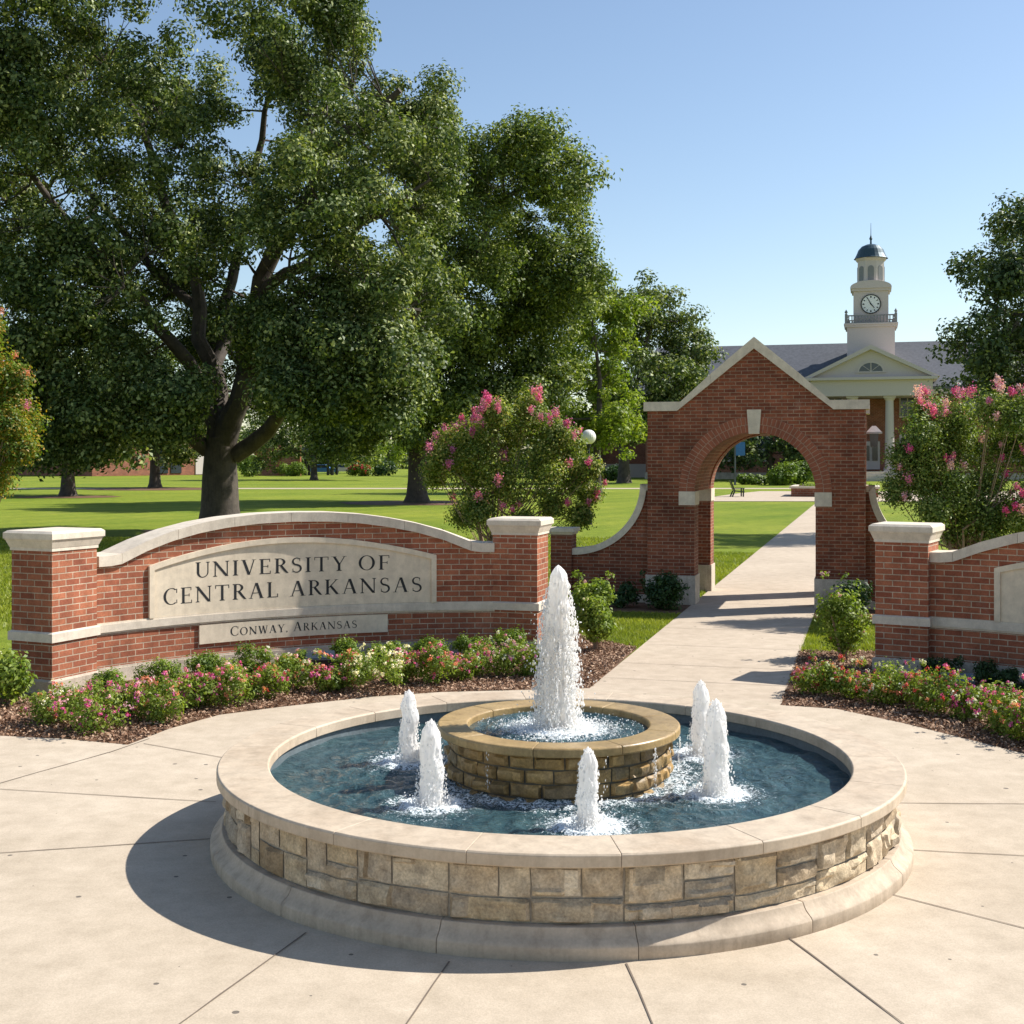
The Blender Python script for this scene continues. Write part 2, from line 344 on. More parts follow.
# ------------------------------------------------------------------ numpy scatter meshes
def leaves_mesh(name, cen, nrm, size, mat, parent, asp=.55, jit=.5, kind=None, seed=1):
    """one kite-shaped face per leaf"""
    g = np.random.default_rng(seed); n = len(cen)
    nrm = nrm + g.normal(0, jit, (n, 3)); nrm /= np.linalg.norm(nrm, axis=1)[:, None]+1e-9
    t = np.cross(nrm, g.normal(0, 1, (n, 3))); t /= np.linalg.norm(t, axis=1)[:, None]+1e-9
    bb = np.cross(nrm, t); s = (size*g.uniform(.6, 1.3, n))[:, None] if np.isscalar(size) else (size*g.uniform(.7, 1.25, n))[:, None]
    v = np.empty((n, 4, 3)); fold = nrm*s*.18
    v[:, 0] = cen-t*s*.5; v[:, 1] = cen+bb*s*asp*.5+fold-t*s*.08; v[:, 2] = cen+t*s*.5; v[:, 3] = cen-bb*s*asp*.5+fold-t*s*.08
    me = bpy.data.meshes.new(name); me.vertices.add(n*4); me.vertices.foreach_set('co', v.astype(np.float32).ravel())
    me.loops.add(n*4); me.loops.foreach_set('vertex_index', np.arange(n*4, dtype=np.int32))
    me.polygons.add(n); me.polygons.foreach_set('loop_start', np.arange(0, n*4, 4, dtype=np.int32)); me.polygons.foreach_set('loop_total', np.full(n, 4, dtype=np.int32))
    me.update(calc_edges=True)
    return link_mesh(name, me, mat, parent)
def clump_leaves(clumps, per_m2, g, up=.5, flat=.75, shell=.6):
    C_, N_ = [], []
    for (x, y, z, r) in clumps:
        n = max(6, int(per_m2*r*r))
        d = g.normal(0, 1, (n, 3)); d /= np.linalg.norm(d, axis=1)[:, None]
        rad = r*(shell+(1-shell)*g.uniform(0, 1, n)**.6)*(1+g.normal(0, .20, n))
        C_.append(np.array([x, y, z])+d*rad[:, None]*np.array([1, 1, flat])); nn = d.copy(); nn[:, 2] += up; N_.append(nn)
    return np.concatenate(C_), np.concatenate(N_)

def tree(name, base, trunk_r, fork_z, limbs, lobes, label, cat, leaf, lsize, per_m2, clumps_per=14, cr=(.5, .95), group=None, seed=3, bark='bark', flare=1.6, lean=(0, 0), trunk_n=14, jit=.55, up=.6, branches=True):
    """limbs: list of polylines of world points (first point on the trunk); lobes: (Vector, radius)"""
    g = np.random.default_rng(seed); base = Vector(base); root = empty(name, base); tag(root, label, cat, group)
    mb = MB(); top = base+Vector((lean[0], lean[1], fork_z))
    pts = [base+Vector((0, 0, -.2)), base+Vector((0, 0, .12)), base.lerp(top, .1), base.lerp(top, .3), base.lerp(top, .65), top+Vector((0, 0, .4*trunk_r))]
    rr = [trunk_r*flare*1.05, trunk_r*flare*.9, trunk_r*1.18, trunk_r*1.0, trunk_r*.92, trunk_r*.75]
    mb.tube(pts, rr, trunk_n)
    nodes = [(p.copy(), r*.8) for p, r in zip(pts[3:], rr[3:])]
    for lim in limbs:
        lr = lim[0]; lp = [Vector(p) for p in lim[1:]]
        sm = []; n = len(lp)
        for i in range(n-1):
            for k in range(3):
                t = k/3; p = lp[i].lerp(lp[i+1], t)
                if k: p += Vector(g.normal(0, .05*(lp[i+1]-lp[i]).length, 3))
                sm.append(p)
        sm.append(lp[-1]); rad = [lr*(1-.78*i/(len(sm)-1)) for i in range(len(sm))]
        mb.tube(sm, rad, 9); nodes += list(zip(sm, rad))
    clumps = []
    for (c, r) in lobes:
        for k in range(clumps_per):
            d = g.normal(0, 1, 3); d /= np.linalg.norm(d); rad = r*(.35+.72*g.uniform()**.6)
            q = np.array(c)+d*rad*np.array([1, 1, .9]); clumps.append((q[0], q[1], q[2], cr[0]*.65+(cr[1]-cr[0]*.65)*g.uniform()**1.3))
    if branches:
        order = sorted(range(len(clumps)), key=lambda i: (Vector(clumps[i][:3])-top).length)
        for i in order:
            q = Vector(clumps[i][:3])
            arr = min(nodes, key=lambda nd: (nd[0]-q).length-(nd[1]*2) + (2.0 if nd[1] < .02 else 0))
            p0, r0 = arr; ln = (q-p0).length
            mid = p0.lerp(q, .5)+Vector(g.normal(0, .08*ln, 3))+Vector((0, 0, -.04*ln))
            ra = min(r0*.75, .018+.022*ln); mb.tube([p0, mid, q], [ra, ra*.7, ra*.3], 5, cap=False)
            nodes += [(mid, ra*.7), (q, max(.012, ra*.45))]
    mb.build('trunk', M[bark], root, smooth=True)
    cen, nr = clump_leaves(clumps, per_m2, g, up)
    leaves_mesh('crown', cen, nr, lsize, M[leaf], root, jit=jit, seed=seed)
    return root, clumps

# ================================================================== SETTING
def sheet(name, poly, z, mat, label=None):
    mb = MB(); mb.face([(p[0], p[1], z) for p in poly], [(p[0], p[1]) for p in poly])
    o = mb.build(name, mat); o['kind'] = 'structure'; return o
mb = MB(); mb.face([(-2500, -60, 0), (2500, -60, 0), (2500, 3000, 0), (-2500, 3000, 0)]); o = mb.build('lawn', M['lawn']); o['kind'] = 'structure'

bedL = [G(-120, 742), G(0, 738), G(62, 741), G(128, 747), G(169, 731), G(219, 717), G(280, 709), G(368, 699), G(440, 694), G(590, 690)]
bedR = [G(780, 707), G(837, 711), G(902, 725), G(966, 741), G(1024, 756), G(1150, 792)]
zP = .02
pl = [Vector((-14, -8, 0)), Vector((14, -8, 0)), Vector((14, 9.5, 0))]+bedR[::-1]+[A(-.87, 13.2), A(-2.92, 13.5)]+bedL[::-1]+[Vector((-14, 11.2, 0))]
sheet('plaza', pl, zP, M['plaza'])
sheet('path', [A(-2.92, 13.5), A(-.87, 13.2), A(-.87, 88), A(-2.92, 88)], zP-.001+.0, M['path'])
sheet('cross_path', [G(690, 501.6), G(1400, 502), G(1400, 491), G(760, 491.5), G(735, 494), G(690, 500.5)], zP+.004, M['path'])
sheet('lawn_path', [Vector((-130, 103, 0)), Vector((24, 103, 0)), Vector((24, 106.5, 0)), Vector((-130, 106.5, 0))], .01, M['path'])
zM = .012
sheet('mulch_bed', bedL+[G(637, 649), G(608, 643), G(588, 642), G(560, 620), Vector((.3, 18.2, 0)), Vector((-3, 17.6, 0)), Vector((-5.4, 15.2, 0)), Vector((-6.2, 13.9, 0)), Vector((-7.6, 13.4, 0))], zM, M['mulch'])
sheet('mulch_bed', [A(-2.93, 20.4), A(-2.93, 22.6), A(-6.0, 22.6), A(-6.0, 20.4)], zM, M['mulch'])
sheet('mulch_bed', [A(1.9, 20.4), A(1.9, 22.6), A(-.86, 22.6), A(-.86, 20.4)], zM, M['mulch'])
sheet('mulch_bed', bedR+[Vector((9.5, 12.6, 0)), Vector((7.6, 14.6, 0)), Vector((5.0, 16.3, 0)), G(873, 653), G(799, 653)][::1], zM, M['mulch'])

# joints between the slabs
def joint_mb(segs, w=.009, z=zP+.004):
    mb = MB()
    for a, b_ in segs:
        a = Vector((a[0], a[1], z)); b_ = Vector((b_[0], b_[1], z)); d = (b_-a).normalized(); n = Vector((-d.y, d.x, 0))*w/2
        k = max(2, int((b_-a).length/.25)); pr = None
        for i in range(k+1):
            q = a.lerp(b_, i/k)+Vector((-d.y, d.x, 0))*noise.noise(a+d*i*.9)*.006
            nn = n*(1+.6*noise.noise(q*7))
            if pr: mb.face([pr[0], q-nn, q+nn, pr[1]])
            pr = (q-nn, q+nn)
    return mb
FC = Vector((.31, 8.565, 0))
segs = []
for (x0, y0, x1, y1) in [(0, 792, 216, 805), (-80, 862, 212, 842), (110, 1080, 306, 937), (372, 1080, 449, 966), (627, 968, 665, 1060), (789, 942, 1010, 1110), (887, 897, 1160, 967), (905, 853, 1150, 866),
                         (900, 806, 1150, 808), (144, 746, 222, 760), (-70, 806, 109, 755), (-100, 990, 200, 983*1.0), (109, 755, 150, 741)]:
    if (x0, y0) == (-100, 990): continue
    segs.append((G(x0, y0), G(x1, y1)))
for t in (14.2, 15.3, 16.9, 18.6, 20.2, 22.0, 24.6, 27.5, 31, 35, 40, 46):
    segs.append((A(-2.9, t), A(-.89, t)))
o = joint_mb(segs).build('paving_joint', M['joint']); o['kind'] = 'structure'

# grass blades, bark chips
def pip(px, py, poly):
    ins = np.zeros(len(px), bool); j = len(poly)-1
    for i in range(len(poly)):
        xi, yi = poly[i][0], poly[i][1]; xj, yj = poly[j][0], poly[j][1]
        c = ((yi > py) != (yj > py)) & (px < (xj-xi)*(py-yi)/(yj-yi+1e-12)+xi); ins ^= c; j = i
    return ins
def blades(name, poly, dens, h, w, z0, seed, label, yfall=None):
    g = np.random.default_rng(seed); P_ = np.array([(p[0], p[1]) for p in poly]); lo = P_.min(0); hi = P_.max(0)
    n = int(np.prod(hi-lo)*dens); x = g.uniform(lo[0], hi[0], n); y = g.uniform(lo[1], hi[1], n)
    k = pip(x, y, poly)
    for q in EXCL: k &= ~pip(x, y, q)
    x = x[k]; y = y[k]; n = len(x); a = g.uniform(0, 2*math.pi, n); hh = h*g.uniform(.5, 1.2, n); ww = w*g.uniform(.7, 1.3, n)
    lean = g.normal(0, .45, (n, 2))*hh[:, None]
    v = np.zeros((n, 3, 3)); v[:, 0, 0] = x-np.cos(a)*ww; v[:, 0, 1] = y-np.sin(a)*ww; v[:, 1, 0] = x+np.cos(a)*ww; v[:, 1, 1] = y+np.sin(a)*ww
    v[:, 2, 0] = x+lean[:, 0]; v[:, 2, 1] = y+lean[:, 1]; v[:, 2, 2] = hh; v[:, :, 2] += z0
    me = bpy.data.meshes.new(name); me.vertices.add(n*3); me.vertices.foreach_set('co', v.astype(np.float32).ravel())
    me.loops.add(n*3); me.loops.foreach_set('vertex_index', np.arange(n*3, dtype=np.int32)); me.polygons.add(n)
    me.polygons.foreach_set('loop_start', np.arange(0, n*3, 3, dtype=np.int32)); me.polygons.foreach_set('loop_total', np.full(n, 3, dtype=np.int32)); me.update(calc_edges=True)
    o = link_mesh(name, me, M['blade']); tag(o, label, 'grass', kind='stuff'); return o
EXCL = []
blades('grass', [G(608, 643), G(637, 649), G(679, 616), A(-2.93, 20.4), A(-5.6, 20.4), Vector((.9, 18.3, 0)), G(588, 640)], 2600, .05, .006, 0, 1, 'short green grass left of the path before the brick gateway')
blades('grass', [G(799, 653), G(873, 653), Vector((5.0, 16.3, 0)), A(1.9, 20.4), A(-.86, 20.4)], 2600, .05, .006, 0, 2, 'short green grass right of the path beside the rose bush')
blades('grass', [A(-2.94, 22.6), A(-2.94, 34), A(-9, 34), A(-9, 22.6)], 700, .06, .010, 0, 3, 'mown grass beyond the gateway left of the path')
blades('grass', [Vector((-13, 18.5, 0)), Vector((-1.2, 18.5, 0)), Vector((-.6, 23, 0)), Vector((3.2, 24, 0)), Vector((4.0, 40, 0)), Vector((-17, 40, 0))], 330, .07, .014, 0, 6, 'mown grass behind the lettered wall')
def chips(name, poly, dens, seed, label):
    g = np.random.default_rng(seed); P_ = np.array([(p[0], p[1]) for p in poly]); lo = P_.min(0); hi = P_.max(0)
    n = int(np.prod(hi-lo)*dens); x = g.uniform(lo[0], hi[0], n); y = g.uniform(lo[1], hi[1], n); k = pip(x, y, poly); x = x[k]; y = y[k]
    cen = np.stack([x, y, zM+g.uniform(.004, .03, len(x))], 1); nr = np.tile(np.array([[0, 0, 1.]]), (len(x), 1))
    o = leaves_mesh(name, cen, nr, .042, M['chip'], None, asp=.45, jit=.5, seed=seed); tag(o, label, 'bark mulch', kind='stuff')
chips('bark_mulch', bedL+[G(637, 649), G(608, 643), G(588, 642), G(560, 620), Vector((-.3, 16, 0)), Vector((-3, 15, 0)), Vector((-6.2, 12.9, 0))], 1300, 4, 'brown bark chips on the bed below the lettered wall')
chips('bark_mulch', bedR+[Vector((8, 12.6, 0)), Vector((4.9, 14.8, 0)), G(873, 653), G(799, 653)], 1300, 5, 'brown bark chips on the bed below the right wall')

# ================================================================== FOUNTAIN
fx, fy = FC.x, FC.y
fountain = empty('fountain', (fx, fy, 0)); tag(fountain, 'round two-tier stone fountain with a raised golden inner basin on the plaza', 'fountain')
def ring_segments(prof, n, gap, a_off, sub, mat, name, parent, bevel=.004):
    mb = MB()
    for k in range(n):
        a0 = a_off+2*math.pi*k/n+gap/2; a1 = a_off+2*math.pi*(k+1)/n-gap/2
        mb.lathe(prof, (fx, fy), sub, a0, a1, caps=True)
    return mb.build(name, mat, parent, merge=True, bevel=bevel, smooth=True)
H = .537
# base moulding
base_prof = [(2.10, .0), (2.26, .0), (2.268, .015), (2.268, .085), (2.258, .098), (2.238, .112), (2.218, .128), (2.205, .15), (2.198, .165), (2.10, .165), (2.10, 0)]
ring_segments(base_prof, 14, .0012, math.radians(-82), 8, M['basebed'], 'base_moulding', fountain, .004)
cop_prof = [(1.90, H-.075), (2.222, H-.072), (2.23, H-.066), (2.23, H-.01), (2.22, H), (1.91, H), (1.90, H-.01), (1.90, H-.075)]
ring_segments(cop_prof, 18, .0010, math.radians(-104), 8, M['coping'], 'coping', fountain, .003)
mb = MB(); mb.lathe([(2.149, .10), (2.149, H-.0755), (1.93, H-.0755), (1.93, .02)], (fx, fy), 160); mb.build('wall_core', M['mortar'], fountain, smooth=True)
mb = MB(); mb.lathe([(0, .03), (1.925, .03), (1.925, H-.078)], (fx, fy), 128); mb.build('pool_lining', M['liner'], fountain, smooth=True)
# squared rubble: cells in (angle, z) space
def rock(mb, R, a0, a1, z0, z1, depth, g, nu=7, nv=6, rough=.018):
    seed = Vector(g.uniform(0, 100, 3)); W = (a1-a0)*R; Hh = z1-z0
    nu = max(6, int(W/.016)); nv = max(6, int(Hh/.014)); grid = []
    jit = [g.normal(0, .004) for _ in range(4)]
    for j in range(nv+1):
        row = []
        for i in range(nu+1):
            u = i/nu; v = j/nv
            e = min(u*W, (1-u)*W, v*Hh, (1-v)*Hh)
            bulge = depth*min(1, (e/.03)) if e < .03 else depth
            bulge = depth*math.sin(min(1, e/.022)*math.pi/2)**.5 if e > 0 else .007
            a = a0+(a1-a0)*u; z = z0+Hh*v
            q = Vector((a*R*7, z*7, 0))+seed
            nz = noise.fractal(q, 1.0, 2.0, 3)*rough*(1 if e > 0 else 0)
            nz += (noise.cell(q*.9)-.5)*rough*.5*(1 if e > 0 else 0)
            az = a+(noise.noise(q*1.3)*.006/R if 0 < e or True else 0); zz = z+noise.noise(q*1.3+Vector((9, 9, 9)))*.006
            r = R+max(.006, bulge+nz); row.append((fx+r*math.cos(az), fy+r*math.sin(az), zz))
        grid.append(row)
    b = len(mb.v)
    for row in grid: mb.v += row
    for j in range(nv):
        for i in range(nu):
            k = b+j*(nu+1)+i; mb.f.append([k, k+1, k+nu+2, k+nu+1]); mb.mi.append(0); mb.uv += [(0, 0)]*4
def rubble(name, R, zb, zt, depth, mat, parent, seed, wr=(.13, .30), rough=.026, courses=None, arc=(0, 2*math.pi)):
    g = np.random.default_rng(seed); mb = MB(); a = arc[0]; end = arc[1]; gp = .010
    if courses:
        for (c0, c1) in courses:
            a = g.uniform(0, .3); e2 = a+2*math.pi
            while a < e2-.02:
                w = g.uniform(*wr)/R
                if e2-a-w < wr[0]*.7/R: w = e2-a
                rock(mb, R, a+gp/2/R, a+w-gp/2/R, c0+gp/2, c1-gp/2, depth, g, rough=rough); a += w
    else:
        Hh = zt-zb
        while a < end-.01:
            w = g.uniform(.30, .62)/R
            if end-a-w < .16/R: w = end-a
            t = g.uniform()
            def cell(a0, a1, z0, z1): rock(mb, R, a0+gp/2/R, a1-gp/2/R, z0+gp/2, z1-gp/2, depth, g, rough=rough)
            if t < .30:                       # two courses, lower one tall, split upper
                s = g.uniform(.45, .62); zc = zb+Hh*s; m1 = a+w*g.uniform(.35, .65); cell(a, m1, zb, zc); cell(m1, a+w, zb, zc); 
                if w*R > .33: m2 = a+w*g.uniform(.3, .5); cell(a, m2, zc, zt); cell(m2, a+w, zc, zt)
                else: cell(a, a+w, zc, zt)
            elif t < .5:
                zc = zb+Hh*g.uniform(.36, .48); cell(a, a+w, zb, zc); m1 = a+w*g.uniform(.35, .65); cell(a, m1, zc, zt); cell(m1, a+w, zc, zt)
            elif t < .7:                      # one big block beside two small
                m1 = a+w*g.uniform(.5, .65); zc = zb+Hh*g.uniform(.62, .75); cell(a, m1, zb, zc); cell(a, m1, zc, zt); z2 = zb+Hh*g.uniform(.3, .5); cell(m1, a+w, zb, z2); cell(m1, a+w, z2, zt)
            elif t < .85:
                z1 = zb+Hh*g.uniform(.28, .36); z2 = zb+Hh*g.uniform(.6, .7); cell(a, a+w, zb, z1)
                m1 = a+w*g.uniform(.4, .6); cell(a, m1, z1, zt); cell(m1, a+w, z1, z2); cell(m1, a+w, z2, zt)
            else:
                w = min(w, .24/R, end-a) if end-a > .4/R else w; cell(a, a+w, zb, zt) if w*R < .2 else (cell(a, a+w, zb, zb+Hh*.5), cell(a, a+w, zb+Hh*.5, zt))
            a += w
    return mb.build(name, mat, parent, smooth=False)
rs = rubble('stone_facing', 2.148, .166, H-.074, .028, M['stones'], fountain, 21)
rs.data.polygons.foreach_set('use_smooth', [True]*len(rs.data.polygons)); rs.data.set_sharp_from_angle(angle=math.radians(28))
# inner tier
T = .737
tier = MB(); tier.lathe([(.719, .05), (.719, T-.058), (.60, T-.058), (.60, T-.30), (0, T-.30)], (fx, fy), 96)
tier_o = tier.build('upper_basin', M['wetmortar'], fountain, smooth=True)
tc = [(.605, T-.06), (.80, T-.06), (.81, T-.052), (.81, T-.01), (.80, T), (.615, T-.004), (.605, T-.012), (.605, T-.06)]
mbx = MB()
for k in range(9): mbx.lathe(tc, (fx, fy), 12, math.radians(-63)+2*math.pi*k/9+.002, math.radians(-63)+2*math.pi*(k+1)/9-.002, caps=True)
mbx.build('basin_coping', M['tier_coping'], tier_o, merge=True, bevel=.004, smooth=True)
ro = rubble('basin_facing', .718, .3, T-.06, .035, M['tier_stones'], tier_o, 5, wr=(.13, .26), rough=.026, courses=[(.31, .405), (.405, .495), (.495, .585), (.585, .675)])
ro.data.polygons.foreach_set('use_smooth', [True]*len(ro.data.polygons)); ro.data.set_sharp_from_angle(angle=math.radians(28))

# water surfaces
JETS = [(-.715, 8.88, .50, 1), (-.49, 7.78, .52, 2), (.436, 7.34, .45, 3), (1.285, 8.06, .59, 4), (1.342, 9.09, .53, 5)]
WZ = .395; WT = T-.045
def water_disc(name, r0, r1, z, nr, na, srcs, amp, foamfn, label):
    rad = np.linspace(r0, r1, nr); ang = np.linspace(0, 2*np.pi, na, endpoint=False)
    Rg, Ag = np.meshgrid(rad, ang, indexing='ij'); X = fx+Rg*np.cos(Ag); Y = fy+Rg*np.sin(Ag); Z = np.full_like(X, z)
    g = np.random.default_rng(9)
    for k in range(22):
        th = g.uniform(0, 2*np.pi); f = g.uniform(6, 34); Z += amp*.35/(f/14)*np.sin(X*np.cos(th)*f+Y*np.sin(th)*f+g.uniform(0, 6)+.8*np.sin(3*X+k)+.8*np.cos(4*Y+k))*.35
    for (sx, sy, a, wl_) in srcs:
        D = np.hypot(X-sx, Y-sy); Z += a*np.exp(-D*2.6)*np.sin(D*2*np.pi/wl_)
    fo = foamfn(X, Y)
    v = np.stack([X, Y, Z], -1).reshape(-1, 3)
    idx = np.arange(nr*na).reshape(nr, na); q = np.stack([idx[:-1], idx[1:], np.roll(idx, -1, 1)[1:], np.roll(idx, -1, 1)[:-1]], -1).reshape(-1, 4)
    me = bpy.data.meshes.new(name); n = len(q); me.vertices.add(len(v)); me.vertices.foreach_set('co', v.astype(np.float32).ravel())
    me.loops.add(n*4); me.loops.foreach_set('vertex_index', q.astype(np.int32).ravel()); me.polygons.add(n)
    me.polygons.foreach_set('loop_start', np.arange(0, n*4, 4, dtype=np.int32)); me.polygons.foreach_set('loop_total', np.full(n, 4, dtype=np.int32)); me.update(calc_edges=True)
    at = me.attributes.new('foam', 'FLOAT', 'POINT'); at.data.foreach_set('value', fo.astype(np.float32).ravel())
    o = link_mesh(name, me, M['water'], None, smooth=True); o['kind'] = 'structure'; return o
def foam_low(X, Y):
    f = np.zeros_like(X)
    for (jx, jy, h, s) in JETS:
        D = np.hypot(X-jx, Y-jy); f = np.maximum(f, .62*np.exp(-(D/.15)**2)+.40*np.exp(-(D/.40)**2))
    D = np.hypot(X-fx, Y-fy); f = np.maximum(f, .40*np.exp(-((D-.80)/.22)**2)); return f+.12
water_disc('water', .70, 1.93, WZ, 150, 520, [(j[0], j[1], .016, .13) for j in JETS]+[(fx, fy-.7, .008, .12), (fx+.6, fy-.4, .008, .12), (fx-.6, fy-.3, .008, .12)], .014, foam_low, '')
water_disc('water', .0001, .61, WT, 60, 240, [(fx, fy, .02, .09)], .008, lambda X, Y: .55*np.exp(-(np.hypot(X-fx, Y-fy)/.3)**2)+.42*np.exp(-(np.hypot(X-fx, Y-fy)/.6)**2), '')

# icosphere-like drop template
import bmesh
bmt = bmesh.new(); bmesh.ops.create_icosphere(bmt, subdivisions=1, radius=1); ICV = np.array([v.co[:] for v in bmt.verts]); ICF = np.array([[v.index for v in f.verts] for f in bmt.faces]); bmt.free()
def drops_mesh(name, pos, scl, mat, parent):
    n = len(pos); V = (ICV[None]*scl[:, None, :]+pos[:, None, :]).reshape(-1, 3); Fc = (ICF[None]+(np.arange(n)*len(ICV))[:, None, None]).reshape(-1, 3)
    me = bpy.data.meshes.new(name); me.vertices.add(len(V)); me.vertices.foreach_set('co', V.astype(np.float32).ravel()); m_ = len(Fc)
    me.loops.add(m_*3); me.loops.foreach_set('vertex_index', Fc.astype(np.int32).ravel()); me.polygons.add(m_)
    me.polygons.foreach_set('loop_start', np.arange(0, m_*3, 3, dtype=np.int32)); me.polygons.foreach_set('loop_total', np.full(m_, 3, dtype=np.int32)); me.update(calc_edges=True)
    return link_mesh(name, me, mat, parent, smooth=True)
def jet(x, y, z, h, r, label, seed, big=False):
    g = np.random.default_rng(seed+50); root = empty('water_jet', (x, y, z)); tag(root, label, 'water jet', 'water jets of the fountain')
    sd_ = Vector(g.uniform(0, 50, 3)); nr = 130 if big else 54; na = 72 if big else 48; mb = MB(); rows = []
    for j in range(nr+1):
        v = j/nr
        if big: rp = float(np.interp(v, [0, .1, .4, .7, .9, 1], [.108, .096, .082, .068, .056, .046]))*(1-max(0, (v-.94)/.06)**2*.6)
        else: rp = r*(.62+.5*math.sin(min(1, (1-v)*1.35)*math.pi*.5)**.9*.6)*(1-max(0, (v-.80)/.20)**2.2*.8)
        row = []
        for i in range(na):
            a = 2*math.pi*i/na; q = Vector((math.cos(a)*2.2, math.sin(a)*2.2, v*h*(4 if big else 9)))*(1.35 if big else 1)+sd_
            k = 1+(.50 if big else .22)*noise.fractal(q, .8, 2.1, 5)
            ox = (.014 if big else .02)*noise.noise(Vector((v*4, seed, 0))); rr_ = rp*k
            row.append((x+ox+rr_*math.cos(a), y+rr_*math.sin(a), z-.01+v*h))
        rows.append(row)
    b = len(mb.v)
    for row in rows: mb.v += row
    mb.v.append((x, y, z+h+.004))
    for j in range(nr):
        for i in range(na):
            i2 = (i+1) % na; mb.f.append([b+j*na+i, b+j*na+i2, b+(j+1)*na+i2, b+(j+1)*na+i]); mb.mi.append(0); mb.uv += [(0, 0)]*4
    for i in range(na): mb.f.append([b+nr*na+i, b+nr*na+(i+1) % na, b+(nr+1)*na]); mb.mi.append(0); mb.uv += [(0, 0)]*3
    mb.build('water_column', M['froth'], root, smooth=False).data.polygons.foreach_set('use_smooth', [True]*len(mb.f))
    # falling spray: streaks of drops
    P_, S_ = [], []
    n = 5000 if big else 700
    v = g.uniform(0, 1, n)**(1.0 if big else .9); a = g.uniform(0, 2*np.pi, n)
    if big:
        K = 75; st = g.integers(0, K, n); t_ = g.uniform(0, 1, n)**.8; v0 = g.uniform(.38, .97, K)[st]; re = g.uniform(.11, .22, K); re = re[st]*(.45+.55*v0/.97)
        a = g.uniform(0, 2*np.pi, K)[st]+g.normal(0, .10, n)*(.4+t_)+.25*t_*g.normal(0, 1, K)[st]; v = v0*(1-t_**1.7); R_ = .07+(re-.07)*t_**.7+g.normal(0, .005+.008*t_, n)
    else:
        v = g.uniform(0, 1, n)**1.6; R_ = r*(.70+.75*(1-v)**1.6)*g.uniform(.7, 1.2, n)*(1-np.clip((v-.8)/.2, 0, 1)*.5)
    pz = z+v*h*(.97)
    sz = g.uniform(.0018, .0050, n)*(1.1 if big else 1); P_.append(np.stack([x+R_*np.cos(a), y+R_*np.sin(a), pz], 1)); S_.append(np.stack([sz, sz, sz*g.uniform(1.2, 4.0 if big else 2.4, n)], 1))
    # splash at the foot
    n = 4200 if big else 800; d = np.abs(g.normal(0, .22 if big else .085, n)); a = g.uniform(0, 2*np.pi, n); hz = np.abs(g.normal(0, .035, n))*np.exp(-d*3)
    if big: d = np.clip(d, 0, .57)
    sz = g.uniform(.002, .0055, n); P_.append(np.stack([x+d*np.cos(a), y+d*np.sin(a), z+hz], 1)); S_.append(np.stack([sz, sz, sz], 1))
    if big:  # stray drops outside
        n = 260; v = g.uniform(0, .75, n); a = g.uniform(0, 2*np.pi, n); R_ = g.uniform(.12, .30, n)*(1-v*.5); sz = g.uniform(.002, .005, n)
        P_.append(np.stack([x+R_*np.cos(a), y+R_*np.sin(a), z+v*h], 1)); S_.append(np.stack([sz, sz, sz*1.4], 1))
    drops_mesh('spray', np.concatenate(P_), np.concatenate(S_), M['drop'], root)
    mb = MB(); mb.lathe([(.0, z+.03), (.012, z+.03), (.02, z+.015), (.022, z-.06)], (x, y-(.0)), 16); mb.build('nozzle', M['black_metal'], root)
    return root
jl = ['slender white water jet at the back left of the lower pool', 'ragged white water jet standing front left of the golden inner basin', 'short white water jet in front of the inner basin, nearest the viewer',
      'tall white water jet right of the inner basin, nearer of the two there', 'pointed white water jet at the back right, half behind a nearer jet']
for (jx, jy, h, s), lb in zip(JETS, jl): jet(jx, jy, WZ, h, [0, .066, .074, .064, .080, .068][s], lb, s)
jet(fx, fy, WT, 1.09, .082, 'tallest water jet rising from the raised inner basin in a wide falling veil', 11, True)
# water trickling over the inner coping
g = np.random.default_rng(77); P_, S_ = [], []
for k in range(26):
    a = g.uniform(0, 2*np.pi); n = int(g.uniform(8, 40)); zz = g.uniform(WZ, T-.05, n); aa = a+g.normal(0, .008, n); rr_ = .815+g.normal(0, .006, n)
    sz = g.uniform(.0015, .0035, n); P_.append(np.stack([fx+rr_*np.cos(aa), fy+rr_*np.sin(aa), zz], 1)); S_.append(np.stack([sz, sz, sz*3], 1))
o = drops_mesh('dripping_water', np.concatenate(P_), np.concatenate(S_), M['drop'], None); tag(o, 'thin trickles of water falling from the rim of the golden inner basin', 'dripping water', kind='stuff')

